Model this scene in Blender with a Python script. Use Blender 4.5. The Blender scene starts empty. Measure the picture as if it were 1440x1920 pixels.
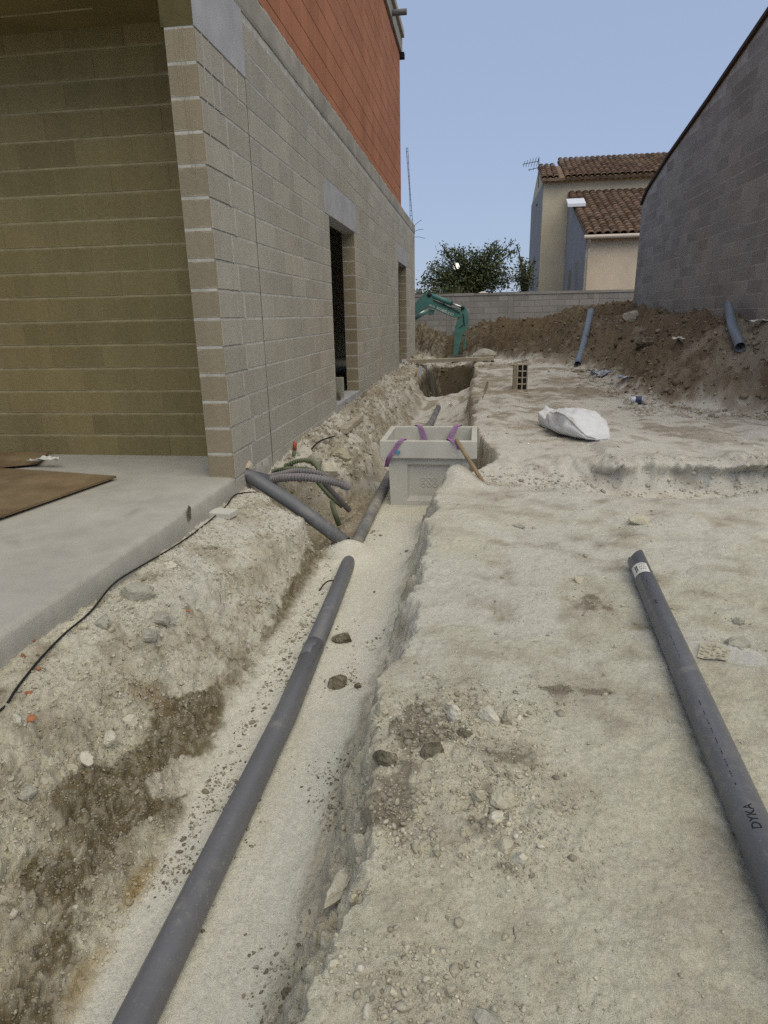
import bpy, math, random
import numpy as np
from mathutils import Matrix, Vector

random.seed(7); RNG = np.random.default_rng(7)
scene = bpy.context.scene
COL = scene.collection
R = math.radians

# ------------------------------------------------------------------ camera
CAMZ = 1.40
F_PX, CX, CY = 1189.53, 720.0, 960.0            # focal length in pixels of the 1440x1920 photograph
RM = np.array([[0.99036, -0.02150, 0.13687], [0.13719, 0.29500, -0.94560], [-0.01905, 0.95526, 0.29525]])
_y = np.array([173.0, 372.0, -F_PX]); _y /= np.linalg.norm(_y)
_d = np.array([78.0, -3840.0, -F_PX]); _d /= np.linalg.norm(_d)
_z = -_d - _y * ((-_d) @ _y); _z /= np.linalg.norm(_z); _x = np.cross(_y, _z)
RM = np.array([_x, _y, _z])
cam_d = bpy.data.cameras.new('camera'); cam = bpy.data.objects.new('camera', cam_d); COL.objects.link(cam)
cam_d.sensor_fit = 'VERTICAL'; cam_d.sensor_height = 36.0; cam_d.sensor_width = 27.0
cam_d.lens = F_PX / 1920 * 36; cam_d.clip_start = 0.05; cam_d.clip_end = 3000
m4 = Matrix.Identity(4)
for i in range(3):
    for j in range(3): m4[i][j] = RM[i, j]
m4[2][3] = CAMZ
cam.matrix_world = m4; scene.camera = cam

# ------------------------------------------------------------------ sky, sun, exposure
SUN_EL, SUN_ROT = 60.0, 140.0
world = bpy.data.worlds.new('World'); scene.world = world; world.use_nodes = True
wn = world.node_tree.nodes; wl = world.node_tree.links; wn.clear()
sky = wn.new('ShaderNodeTexSky'); sky.sky_type = 'NISHITA'; sky.sun_disc = False
sky.sun_elevation = R(SUN_EL); sky.sun_rotation = R(SUN_ROT)
sky.air_density = 1.0; sky.dust_density = 1.0; sky.ozone_density = 3.0
hsv = wn.new('ShaderNodeMix'); hsv.data_type = 'RGBA'; hsv.inputs[0].default_value = 0.80      # even twilight blue over the whole dome
hsv.inputs[7].default_value = (2.46, 2.98, 4.15, 1)
bg = wn.new('ShaderNodeBackground'); bg.inputs['Strength'].default_value = 0.10
wo = wn.new('ShaderNodeOutputWorld')
wl.new(sky.outputs[0], hsv.inputs[6]); wl.new(hsv.outputs[2], bg.inputs[0]); wl.new(bg.outputs[0], wo.inputs[0])
sd = bpy.data.lights.new('sun', 'SUN'); sd.energy = 1.40; sd.angle = R(75); sd.color = (1.0, 0.88, 0.60)
so = bpy.data.objects.new('sun', sd); COL.objects.link(so)
sdir = Vector((math.sin(R(SUN_ROT)) * math.cos(R(SUN_EL)), math.cos(R(SUN_ROT)) * math.cos(R(SUN_EL)), math.sin(R(SUN_EL))))
so.rotation_euler = sdir.to_track_quat('Z', 'Y').to_euler(); so.location = sdir * 60
vs = scene.view_settings
vs.view_transform = 'Standard'; vs.look = 'None'; vs.exposure = 0.63; vs.gamma = 1.0; vs.use_curve_mapping = False
scene.cycles.use_denoising = False         # full sample count: fine grain like the photograph's, crisp grit
scene.cycles.max_bounces = 6; scene.cycles.diffuse_bounces = 4

# ------------------------------------------------------------------ photograph helpers
def ray(x, y): return RM @ np.array([x - CX, -(y - CY), -F_PX])
CAM = np.array([0, 0, CAMZ])
def atz(x, y, z): r = ray(x, y); return CAM + r * ((z - CAMZ) / r[2])
def atx(x, y, X): r = ray(x, y); return CAM + r * (X / r[0])
def aty(x, y, Y): r = ray(x, y); return CAM + r * (Y / r[1])
def in_frame(p, margin=60):
    c = RM.T @ (np.asarray(p, float) - CAM)
    if c[2] > -0.05: return False, 99
    u, v = CX - F_PX * c[0] / c[2], CY + F_PX * c[1] / c[2]
    return (-margin < u < 1440 + margin and -margin < v < 1920 + margin), -c[2]

# ------------------------------------------------------------------ noise
def _h(i, j, s):
    n = (i.astype(np.int64) * 374761393 + j.astype(np.int64) * 668265263 + s * 974634777) & 0xffffffff
    n = ((n ^ (n >> 13)) * 1274126177) & 0xffffffff
    return ((n ^ (n >> 16)) & 0xffffff) / float(0xffffff)
def vnoise(x, y, s=0):
    i, j = np.floor(x), np.floor(y); u, v = x - i, y - j
    u = u * u * u * (u * (u * 6 - 15) + 10); v = v * v * v * (v * (v * 6 - 15) + 10)
    a, b, c, d = _h(i, j, s), _h(i + 1, j, s), _h(i, j + 1, s), _h(i + 1, j + 1, s)
    return a + (b - a) * u + (c - a) * v + (a - b - c + d) * u * v
def fbm(x, y, o=4, s=0, g=.5):
    t, a, n = 0, 1.0, 0
    for k in range(o):
        ca, sa = math.cos(.6 * k), math.sin(.6 * k); f = 2.03 ** k
        t = t + a * (vnoise((x * ca - y * sa) * f + 17.3 * k, (x * sa + y * ca) * f - 9.1 * k, s + k) - .5); n += a; a *= g
    return t / n * 2
def cells(x, y, s=0):
    i, j = np.floor(x), np.floor(y); f1 = np.full(x.shape, 9.0); idv = np.zeros(x.shape)
    for di in (-1, 0, 1):
        for dj in (-1, 0, 1):
            ci, cj = i + di, j + dj
            px, py = ci + _h(ci, cj, s), cj + _h(ci, cj, s + 5)
            d = np.hypot(x - px, y - py); idd = _h(ci, cj, s + 9)
            m = d < f1; f1 = np.where(m, d, f1); idv = np.where(m, idd, idv)
    return f1, idv
def ss(a, b, x):
    t = np.clip((x - a) / (b - a), 0, 1); return t * t * (3 - 2 * t)
def gs(x, y, cx, cy, r, q=None):
    return np.exp(-((x - cx) ** 2 / r ** 2 + (y - cy) ** 2 / (q or r) ** 2))

# ------------------------------------------------------------------ materials
def _set(nd, **k):
    for a, b in k.items(): setattr(nd, a, b)
    return nd
class NT:
    def __init__(s, name, rough=.85, spec=.25):
        s.m = bpy.data.materials.new(name); s.m.use_nodes = True; s.t = s.m.node_tree; s.n = s.t.nodes; s.l = s.t.links
        s.b = s.n['Principled BSDF']; s.b.inputs['Roughness'].default_value = rough; s.b.inputs['Specular IOR Level'].default_value = spec
    def put(s, sock, v):
        if isinstance(v, bpy.types.NodeSocket): s.l.new(v, sock)
        elif isinstance(v, (tuple, list)) and len(v) == 3 and sock.type == 'RGBA': sock.default_value = (*v, 1)
        else: sock.default_value = v
    def pos(s, sx=1, sy=1, sz=1):
        g = s.n.new('ShaderNodeNewGeometry'); mp = s.n.new('ShaderNodeMapping'); mp.inputs['Scale'].default_value = (sx, sy, sz)
        s.l.new(g.outputs['Position'], mp.inputs['Vector']); return mp.outputs[0]
    def noise(s, sc, det=4, vec=None, rough=.55, out=0, dist=0):
        n = s.n.new('ShaderNodeTexNoise'); n.inputs['Scale'].default_value = sc; n.inputs['Detail'].default_value = det
        n.inputs['Roughness'].default_value = rough; n.inputs['Distortion'].default_value = dist
        s.l.new(vec or s.pos(), n.inputs['Vector']); return n.outputs[out]
    def voro(s, sc, vec=None, out='Distance', feat='F1'):
        n = s.n.new('ShaderNodeTexVoronoi'); n.feature = feat; n.inputs['Scale'].default_value = sc
        s.l.new(vec or s.pos(), n.inputs['Vector']); return n.outputs[out]
    def math(s, op, a, b=0.0, c=0.0, clamp=False):
        n = s.n.new('ShaderNodeMath'); n.operation = op; n.use_clamp = clamp
        for q, v in zip(n.inputs, (a, b, c)): s.put(q, v)
        return n.outputs[0]
    def rng(s, v, a, b, c=0.0, d=1.0):
        n = s.n.new('ShaderNodeMapRange'); n.clamp = True
        for q, w in zip(n.inputs, (v, a, b, c, d)): s.put(q, w)
        return n.outputs[0]
    def mix(s, f, a, b, mode='MIX'):
        n = s.n.new('ShaderNodeMix'); n.data_type = 'RGBA'; n.blend_type = mode
        s.put(n.inputs[0], f); s.put(n.inputs[6], a); s.put(n.inputs[7], b); return n.outputs[2]
    def gain(s, col, f):
        n = s.n.new('ShaderNodeVectorMath'); n.operation = 'SCALE'; s.put(n.inputs[0], col if not isinstance(col, tuple) else col); s.put(n.inputs[3], f); return n.outputs[0]
    def rand(s):
        o = s.n.new('ShaderNodeObjectInfo'); g = s.n.new('ShaderNodeNewGeometry')
        return s.math('FRACT', s.math('ADD', o.outputs['Random'], g.outputs['Random Per Island']))
    def attr(s, name, out='Color'):
        a = s.n.new('ShaderNodeAttribute'); a.attribute_name = name; return a.outputs[out]
    def sep(s, v):
        n = s.n.new('ShaderNodeSeparateXYZ'); s.l.new(v, n.inputs[0]); return n.outputs
    def bump(s, h, dist=.01, st=1.0, nrm=None):
        n = s.n.new('ShaderNodeBump'); n.inputs['Distance'].default_value = dist; n.inputs['Strength'].default_value = st
        s.put(n.inputs['Height'], h)
        if nrm is not None: s.l.new(nrm, n.inputs['Normal'])
        return n.outputs[0]
    def out(s, col, nrm=None, rough=None):
        s.put(s.b.inputs['Base Color'], col)
        if nrm is not None: s.l.new(nrm, s.b.inputs['Normal'])
        if rough is not None: s.put(s.b.inputs['Roughness'], rough)
        return s.m
def plain(name, col, rough=.7, spec=.3, var=.18, sc=6.0, bump=.002, fine=120.0, metal=0.0, rnd=0.0, col2=None):
    t = NT(name, rough, spec); t.b.inputs['Metallic'].default_value = metal
    n1 = t.noise(sc, 5); n2 = t.noise(fine, 3)
    f = t.math('ADD', t.rng(n1, .3, .7, 1 - var, 1 + var), t.rng(n2, .3, .7, -var * .5, var * .5))
    if rnd: f = t.math('ADD', f, t.rng(t.rand(), 0, 1, -rnd, rnd))
    c = t.gain(col, f) if col2 is None else t.gain(t.mix(t.rng(t.noise(sc * .7, 6), .42, .62), col, col2), f)
    return t.out(c, t.bump(t.math('ADD', n2, n1), bump))
def block_mat(name, col, mortar, var=.10, course=.2, smear=.9, dust=None, streak=.055):
    t = NT(name, .93, .12); p = t.sep(t.pos())
    big = t.noise(1.3, 5); sp = t.noise(170, 3, rough=.7); mid = t.noise(30, 4)
    st = t.noise(1.0, 3, t.pos(9, 9, .55))
    f = t.math('ADD', t.rng(t.rand(), 0, 1, 1 - var, 1 + var), t.rng(big, .3, .7, -.07, .07))
    f = t.math('ADD', f, t.rng(st, .3, .7, -streak, streak)); f = t.math('ADD', f, t.rng(sp, .3, .7, -.17, .17)); f = t.math('ADD', f, t.rng(mid, .3, .7, -.06, .06))
    c = t.gain(col, f)
    c = t.mix(t.rng(t.noise(.8, 3), .45, .7, 0, .35), c, t.gain((col[0] * 1.10, col[1] * .98, col[2] * .86), f))
    d = t.math('ABSOLUTE', t.math('SUBTRACT', t.math('FRACT', t.math('ADD', t.math('DIVIDE', p[2], course), .5)), .5))
    lim = t.rng(t.noise(11, 7, rough=.72), .38, .72, .02, .17)
    mk = t.math('MULTIPLY', t.math('LESS_THAN', d, lim), smear * .62)
    c = t.mix(mk, c, t.gain(mortar, t.rng(sp, .3, .7, .85, 1.15)))
    if dust: c = t.mix(t.rng(t.math('ADD', p[2], t.rng(mid, .3, .7, -.1, .1)), *dust[1]), c, dust[0])
    return t.out(c, t.bump(t.math('ADD', sp, t.math('MULTIPLY', mid, .6)), .007, 1.0))

MORT = (.465, .45, .41)
M = {}
M['block'] = block_mat('concrete_block_grey', (.43, .403, .345), MORT, dust=((.45, .43, .385), (.75, .1, 0, .75)), var=.09)
M['block_in'] = block_mat('concrete_block_shade_olive', (.225, .185, .092), (.31, .265, .155), var=.12, smear=.7)  # olive-brown cast of the shaded recess is put into the block colour
M['block_pillar'] = block_mat('concrete_block_shade_brown', (.30, .258, .185), (.42, .385, .30), var=.08, smear=.9)  # shaded copy of the grey block: shade on front faces and jambs painted in
M['block_dark'] = block_mat('concrete_block_weathered', (.30, .287, .268), (.42, .41, .39), var=.16, smear=.4, streak=.04)
M['block_far'] = block_mat('boundary_block_grey', (.31, .295, .285), (.21, .20, .195), var=.13, smear=.4)
M['mortar'] = plain('mortar', MORT, .95, .1, .2, 9, .004)
M['mortar_in'] = plain('mortar_shade_olive', (.30, .255, .15), .95, .1, .2, 9, .004)  # recess mortar, same shade cast in its colour
M['mortar_dark'] = plain('mortar_dark', (.40, .39, .37), .95, .1, .2, 9, .004)
M['mortar_far'] = plain('mortar_far', (.21, .20, .195), .95, .1, .2, 9, .004)
M['concrete'] = plain('cast_concrete', (.38, .355, .305), .9, .15, .2, 3, .004, col2=(.33, .31, .265))
M['lintel'] = plain('lintel_concrete', (.41, .41, .425), .9, .15, .13, 4, .003)
M['beam_dark'] = plain('dark_concrete', (.10, .085, .04), .95, .1, .25, 5, .004)  # darker olive tone for the concrete at the pillar top
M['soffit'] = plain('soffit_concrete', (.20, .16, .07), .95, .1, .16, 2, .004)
M['dark_joint'] = plain('joint_gap', (.03, .028, .025), .95, .05, .2)
def _clay():
    t = NT('clay_block', .9, .15); rib = t.noise(1, 2, t.pos(40, 40, 1.0)); sp = t.noise(90, 3); big = t.noise(1.2, 5)
    f = t.math('ADD', t.rng(t.rand(), 0, 1, .92, 1.08), t.math('ADD', t.rng(rib, .3, .7, -.10, .10), t.rng(big, .3, .7, -.12, .12)))
    c = t.gain((.42, .178, .098), f)
    ef = t.rng(t.noise(1, 4, t.pos(3.5, 3.5, .5)), .60, .72, 0, .45)
    c = t.mix(ef, c, (.40, .24, .19))
    return t.out(c, t.bump(t.math('ADD', rib, sp), .004))
M['clay'] = _clay(); M['clay_joint'] = plain('clay_joint', (.20, .075, .04), .95, .1, .2)
def _slab():
    t = NT('slab_concrete', .88, .2); a = t.noise(1.1, 6); b = t.noise(7, 6); c = t.noise(140, 3)
    f = t.math('ADD', t.rng(a, .3, .7, .84, 1.12), t.math('ADD', t.rng(b, .3, .7, -.08, .08), t.rng(c, .3, .7, -.12, .12)))
    col = t.gain((.41, .392, .35), f)
    col = t.mix(t.rng(t.noise(2.2, 7, dist=.8), .60, .72, 0, .35), col, (.22, .20, .16))
    sp = t.math('LESS_THAN', t.voro(55), .10)
    col = t.mix(t.math('MULTIPLY', sp, t.rng(a, .45, .6, 0, .7)), col, (.12, .11, .09))
    return t.out(col, t.bump(t.math('ADD', b, c), .004))
M['slab'] = _slab()
def _pvc():
    t = NT('grey_pvc', .42, .45); p = t.noise(3, 5); s = t.noise(1, 4, t.pos(30, 4, 30)); d = t.noise(18, 6)
    c = t.gain((.128, .131, .143), t.rng(s, .3, .7, .93, 1.07))
    geo = t.n.new('ShaderNodeNewGeometry'); nz = t.sep(geo.outputs['Normal'])[2]
    dm = t.math('MULTIPLY', t.rng(d, .50, .70, 0, .45), t.rng(p, .48, .66)); dm = t.math('ADD', dm, t.math('MULTIPLY', t.rng(t.noise(90, 3), .60, .68, 0, .30), t.rng(p, .35, .6)))
    c = t.mix(dm, c, (.36, .33, .27))
    return t.out(c, t.bump(d, .0006), t.rng(d, .3, .7, .36, .56))
M['pvc'] = _pvc()
def _pvc2():
    t = NT('dusty_pvc', .6, .3); p = t.noise(5, 5); d = t.noise(30, 6)
    c = t.mix(t.rng(t.math('ADD', p, t.math('MULTIPLY', d, .5)), .62, .95, .15, .85), (.12, .122, .14), (.36, .335, .29))
    return t.out(c, t.bump(d, .001))
M['pvc_dusty'] = _pvc2()
M['pvc_blue'] = plain('blue_grey_pvc', (.155, .185, .235), .5, .4, .14, 3, .0005)
M['pvc_in'] = plain('pipe_inside', (.05, .05, .055), .7, .2, .1)
M['ink'] = plain('black_ink', (.012, .012, .014), .6, .2, .05)
M['paper'] = plain('white_paper', (.62, .60, .56), .8, .2, .1, 14, .001)
M['boxc'] = plain('precast_concrete', (.53, .515, .465), .85, .2, .10, 3.5, .002, 160)
M['strap'] = plain('purple_webbing', (.29, .155, .32), .8, .2, .22, 30, .002, 300)
M['bluetag'] = plain('blue_tag', (.06, .28, .42), .6, .3, .1)
M['wood'] = plain('weathered_wood', (.26, .195, .125), .85, .2, .22, 8, .002)
M['wood_pale'] = plain('pale_timber', (.42, .37, .29), .85, .2, .18, 8, .002)
M['ply'] = plain('brown_film_plywood', (.145, .10, .055), .75, .25, .28, 2.5, .002, 60, col2=(.21, .155, .09))
M['hose'] = plain('grey_corrugated_conduit', (.21, .195, .205), .6, .35, .18, 9, .001)
M['hose_g'] = plain('green_corrugated_conduit', (.085, .12, .062), .6, .35, .2, 9, .001, col2=(.16, .17, .11))
M['redcap'] = plain('orange_tape', (.42, .10, .05), .6, .3, .12)
M['cable'] = plain('black_cable', (.014, .013, .012), .6, .3, .1)
M['bag'] = plain('white_woven_sack', (.66, .67, .69), .62, .3, .07, 12, .0015, 260)
M['seam'] = plain('sack_seam', (.60, .58, .52), .8, .2, .1, 40, .001)
M['teal'] = plain('teal_machine_paint', (.065, .195, .178), .45, .4, .16, 5, .0008, col2=(.085, .19, .172))
M['teal_dark'] = plain('dark_machine_steel', (.02, .03, .03), .6, .3, .2)
M['chrome'] = plain('chrome_rod', (.62, .63, .64), .25, .5, .05, metal=.8)
M['white'] = plain('white_lettering', (.75, .76, .76), .6, .3, .05)
M['glass_dark'] = plain('cab_glass', (.02, .025, .03), .1, .6, .02)
M['steel'] = plain('bucket_steel', (.09, .08, .07), .6, .3, .3, 7, .002)
M['rebar'] = plain('rusty_rebar', (.055, .035, .028), .8, .2, .2)
M['render'] = plain('beige_render', (.74, .62, .47), .95, .1, .10, 1.2, .012, 38)
M['render_up'] = plain('cream_render', (.56, .49, .36), .95, .1, .10, 1.2, .010, 38)
M['render_grey'] = plain('grey_render', (.30, .30, .30), .95, .1, .08, 1.2, .006, 38)
M['tile'] = plain('terracotta_tile', (.128, .078, .052), .85, .2, .22, 5, .003, 60, rnd=.38, col2=(.155, .112, .08))
M['tile_edge'] = plain('eave_mortar', (.45, .33, .17), .9, .1, .15)
M['gutter'] = plain('beige_gutter', (.62, .54, .46), .5, .3, .06)
M['metal'] = plain('antenna_metal', (.05, .05, .055), .5, .4, .1)
M['skyl'] = plain('skylight_metal', (.72, .74, .78), .3, .5, .04)
M['pane'] = plain('window_pane', (.03, .035, .04), .12, .6, .03)
M['can'] = plain('aluminium_can', (.58, .60, .66), .35, .5, .08, metal=.35)
M['can_b'] = plain('blue_print', (.03, .04, .12), .45, .4, .08)
M['brickred'] = plain('terracotta_shard', (.36, .155, .085), .9, .15, .18, 20, .003)
M['stone'] = plain('pale_limestone', (.475, .44, .335), .95, .1, .16, 9, .010, 70, rnd=.12)
M['stone_w'] = plain('white_limestone', (.56, .53, .435), .95, .1, .12, 9, .008, 70)
M['stone_g'] = plain('grey_limestone', (.37, .355, .295), .95, .1, .14, 9, .010, 70)
M['clod'] = plain('dark_soil_clod', (.155, .138, .098), .98, .05, .35, 22, .02, 90, col2=(.26, .235, .175))
M['foam'] = plain('pale_foam', (.50, .44, .34), .9, .1, .15, 20, .006)
M['bark'] = plain('bark', (.06, .05, .035), .95, .1, .25, 9, .006)
def _leaf():
    t = NT('olive_leaves', .6, .25); r = t.rand()
    c = t.mix(r, (.060, .080, .032), (.125, .148, .062)); c = t.mix(t.rng(t.noise(1.6, 3), .4, .6, 0, .5), c, (.075, .075, .032))
    t.b.inputs['Transmission Weight'].default_value = 0
    return t.out(c)
M['leaf'] = _leaf()
def _clear():
    t = NT('clear_plastic', .22, .5); t.b.inputs['Base Color'].default_value = (.78, .80, .82, 1)
    t.b.inputs['Alpha'].default_value = .16; return t.m
M['clear'] = _clear()
def _clear2():
    t = NT('bluish_plastic', .25, .5); c = t.mix(t.rng(t.noise(14, 4), .4, .6), (.25, .29, .38), (.62, .64, .70))
    t.b.inputs['Alpha'].default_value = .8; return t.out(c, t.bump(t.noise(20, 4), .02))
M['plast'] = _clear2()
def _earth():
    t = NT('earth', .97, .06); c = t.attr('Col'); a = t.attr('Col', 'Alpha')
    n1 = t.noise(14, 6, rough=.65); n2 = t.noise(75, 5, rough=.7); n3 = t.noise(320, 3, rough=.7)
    f = t.math('ADD', t.rng(n1, .28, .72, .93, 1.07), t.math('ADD', t.rng(n2, .3, .7, -.17, .17), t.rng(n3, .3, .7, -.26, .26)))
    col = t.gain(c, f)
    v = t.voro(120); vc = t.voro(120, out='Color'); vs_ = t.sep(vc)
    gm = t.math('MULTIPLY', t.math('LESS_THAN', v, t.rng(vs_[0], .35, 1, 0, .42)), a)
    col = t.mix(t.math('MULTIPLY', gm, .75), col, t.gain(t.mix(vs_[1], (.20, .175, .13), (.55, .51, .43)), f))
    v2 = t.voro(260); v2s = t.sep(t.voro(260, out='Color'))
    fm = t.math('LESS_THAN', v2, t.rng(v2s[0], .55, 1, 0, .40)); fm = t.math('MULTIPLY', fm, t.rng(t.noise(9, 5), .40, .62, .12, .75))
    col = t.mix(fm, col, t.mix(t.math('GREATER_THAN', v2s[1], .45), (.14, .125, .09), (.64, .61, .53)))  # fine grit; dark specks also paint the shade of tiny crevices
    ch = t.noise(30, 6, rough=.7)
    h = t.math('ADD', t.math('MULTIPLY', n2, .5), t.math('ADD', t.math('MULTIPLY', n3, .40), t.math('MULTIPLY', t.math('MULTIPLY', gm, .25), t.math('SUBTRACT', .5, v))))
    nb = t.bump(h, .012, .8)
    return t.out(col, t.bump(ch, .010, .4, nb))
M['earth'] = _earth()
def _peb():
    t = NT('pebble', .95, .1); c = t.attr('Col'); n = t.noise(120, 4)
    return t.out(t.gain(c, t.rng(n, .3, .7, .8, 1.2)), t.bump(n, .004))
M['pebble'] = _peb()

# ------------------------------------------------------------------ object helpers
WL = {}
def mk(name, V, Fc, mat, parent=None, smooth=False, center=True):
    V = np.asarray(V, float)
    if center:
        lo, hi = V.min(0), V.max(0); c = np.array([(lo[0] + hi[0]) / 2, (lo[1] + hi[1]) / 2, lo[2]])
    else: c = np.zeros(3)
    me = bpy.data.meshes.new(name); me.from_pydata((V - c).tolist(), [], [list(map(int, f)) for f in Fc])
    if smooth: me.polygons.foreach_set('use_smooth', [True] * len(me.polygons))
    me.materials.append(M[mat] if isinstance(mat, str) else mat); me.update()
    return link(name, me, c, parent)
def link(name, me, loc, parent=None):
    o = bpy.data.objects.new(name, me); COL.objects.link(o)
    loc = np.asarray(loc, float)
    if parent is not None:
        o.parent = parent; o.location = loc - WL[parent.name]
    else: o.location = loc
    WL[o.name] = loc; return o
def tag(o, label=None, cat=None, group=None, kind=None):
    if label: o['label'] = label
    if cat: o['category'] = cat
    if group: o['group'] = group
    if kind: o['kind'] = kind
    return o
def thing(name, loc, label, cat, group=None): return tag(link(name, None, loc), label, cat, group)

class MB:
    def __init__(s): s.V = []; s.F = []
    def add(s, V, F):
        k = len(s.V); s.V += [tuple(v) for v in V]; s.F += [tuple(i + k for i in f) for f in F]; return s
    def box(s, a, b):
        (x0, y0, z0), (x1, y1, z1) = a, b
        return s.add([(x0, y0, z0), (x1, y0, z0), (x1, y1, z0), (x0, y1, z0), (x0, y0, z1), (x1, y0, z1), (x1, y1, z1), (x0, y1, z1)],
                     [(0, 3, 2, 1), (4, 5, 6, 7), (0, 1, 5, 4), (1, 2, 6, 5), (2, 3, 7, 6), (3, 0, 4, 7)])
    def prism(s, poly, d0, d1, mapf):            # poly of 2D points, mapf(u,v,d) -> xyz
        n = len(poly); V = [mapf(u, v, d0) for u, v in poly] + [mapf(u, v, d1) for u, v in poly]
        return s.add(V, [tuple(range(n))[::-1], tuple(range(n, 2 * n))] + [(i, (i + 1) % n, n + (i + 1) % n, n + i) for i in range(n)])
    def tube(s, pts, r, n=12, cap=True, hollow=0, end0=None, end1=None):
        P = np.asarray(pts, float); m = len(P); T = np.gradient(P, axis=0); T /= np.linalg.norm(T, axis=1)[:, None]
        rr = np.full(m, r) if np.isscalar(r) else np.asarray(r, float)
        up = np.array([0, 0, 1.0]) if abs(T[0][2]) < .9 else np.array([1.0, 0, 0])
        A = np.cross(T[0], up); A /= np.linalg.norm(A); rings = []; k0 = len(s.V)
        for i in range(m):
            A = A - T[i] * (A @ T[i]); A /= np.linalg.norm(A); B = np.cross(A, T[i])
            for q in range(n):
                an = 2 * math.pi * q / n; p = P[i] + rr[i] * (A * math.cos(an) + B * math.sin(an))
                if i == m - 1 and end1 is not None: p = p + T[i] * end1(math.cos(an), math.sin(an))
                if i == 0 and end0 is not None: p = p + T[i] * end0(math.cos(an), math.sin(an))
                s.V.append(tuple(p))
        for i in range(m - 1):
            for q in range(n):
                a, b = k0 + i * n + q, k0 + i * n + (q + 1) % n; s.F.append((a, b, b + n, a + n))
        if hollow:
            for (i, di) in ((0, 1), (m - 1, -1)):
                k = len(s.V); base = k0 + i * n
                for q in range(n):
                    p = np.array(s.V[base + q]); c = P[i]; ax = T[i]; d = p - c; rad = d - ax * (d @ ax); p2 = p - rad * (hollow / rr[i])
                    s.V.append(tuple(p2))
                for q in range(n):
                    p2 = np.array(s.V[k + q]); s.V.append(tuple(p2 + T[i] * di * .35))
                for q in range(n):
                    q2 = (q + 1) % n
                    s.F.append((base + q, base + q2, k + q2, k + q)); s.F.append((k + q, k + q2, k + n + q2, k + n + q))
                s.F.append(tuple(k + n + q for q in range(n)))
        elif cap:
            s.F.append(tuple(k0 + q for q in range(n))[::-1]); s.F.append(tuple(k0 + (m - 1) * n + q for q in range(n)))
        return s
    def ribbon(s, pts, side, w, th=.004):
        P = np.asarray(pts, float); T = np.gradient(P, axis=0); S = np.asarray(side, float); k = len(s.V); m = len(P)
        for i in range(m):
            sd_ = S[i] if S.ndim == 2 else S
            nn = np.cross(T[i], sd_); nn /= np.linalg.norm(nn) + 1e-9
            for a, b in ((-1, -1), (1, -1), (1, 1), (-1, 1)): s.V.append(tuple(P[i] + sd_ * a * w / 2 + nn * b * th / 2))
        for i in range(m - 1):
            for q in range(4):
                a, b = k + i * 4 + q, k + i * 4 + (q + 1) % 4; s.F.append((a, b, b + 4, a + 4))
        s.F.append((k, k + 1, k + 2, k + 3)); s.F.append(tuple(k + (m - 1) * 4 + q for q in (3, 2, 1, 0)))
        return s
    def build(s, name, mat, parent=None, smooth=False): return mk(name, s.V, s.F, mat, parent, smooth)
def spline(pts, n=40):
    P = np.asarray(pts, float); t = np.linspace(0, len(P) - 1, n); i = np.clip(t.astype(int), 0, len(P) - 2); u = (t - i)[:, None]
    g = lambda k: P[np.clip(k, 0, len(P) - 1)]
    p0, p1, p2, p3 = g(i - 1), g(i), g(i + 1), g(i + 2)
    return .5 * ((2 * p1) + (-p0 + p2) * u + (2 * p0 - 5 * p1 + 4 * p2 - p3) * u ** 2 + (-p0 + 3 * p1 - 3 * p2 + p3) * u ** 3)

# shared block meshes: a box whose visible face (axis 'x+','x-','y-','y+') has chamfered edges
_bm = {}
def block_mesh(name, lx, ly, lz, axis, mat, ch=.004):
    key = (name, round(lx, 3), round(ly, 3), round(lz, 3), axis, mat)
    if key in _bm: return _bm[key]
    V, F = block_vf(lx, ly, lz, axis, ch)
    me = bpy.data.meshes.new(name); me.from_pydata(V, [], F); me.materials.append(M[mat]); me.update(); _bm[key] = me; return me
def block_vf(lx, ly, lz, axis, ch):
    a, b = (ly, lz) if axis[0] == 'x' else (lx, lz); d = lx if axis[0] == 'x' else ly
    a /= 2; b /= 2; d /= 2; c = ch
    P = [(-a, -b, -d), (a, -b, -d), (a, b, -d), (-a, b, -d), (-a, -b, d - c), (a, -b, d - c), (a, b, d - c), (-a, b, d - c),
         (-a + c, -b + c, d), (a - c, -b + c, d), (a - c, b - c, d), (-a + c, b - c, d)]
    F = [(3, 2, 1, 0), (8, 9, 10, 11)] + [(i, (i + 1) % 4, 4 + (i + 1) % 4, 4 + i) for i in range(4)] + [(4 + i, 4 + (i + 1) % 4, 8 + (i + 1) % 4, 8 + i) for i in range(4)]
    mp = {'x+': lambda u, v, w: (w, u, v), 'x-': lambda u, v, w: (-w, -u, v), 'y-': lambda u, v, w: (u, -w, v), 'y+': lambda u, v, w: (-u, w, v)}[axis]
    return [mp(*p) for p in P], F
def lay(items, cap=300, name='block', rest='block_courses'):
    """items: (center, size, axis, material, parent).  The pieces that show largest become parts, the rest one part per parent."""
    sc = []
    for k, it in enumerate(items):
        ok, d = in_frame(it[0]); sc.append((0 if ok else 1, d, k))
    sc.sort(); rest_by = {}
    for n, (o, d, k) in enumerate(sc):
        c, s, ax, mt, par = items[k]
        if n < cap and o == 0: link(name, block_mesh(name, *s, ax, mt), c, par)
        else: rest_by.setdefault((par.name, mt), []).append((c, s, ax, par))
    for (pn, mt), L in rest_by.items():
        mb = MB()
        for c, s, ax, par in L:
            V, F = block_vf(*s, ax, .004); mb.add([(v[0] + c[0], v[1] + c[1], v[2] + c[2]) for v in V], F)
        tag(mb.build(rest, mt, L[0][3]), kind='stuff')
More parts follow.
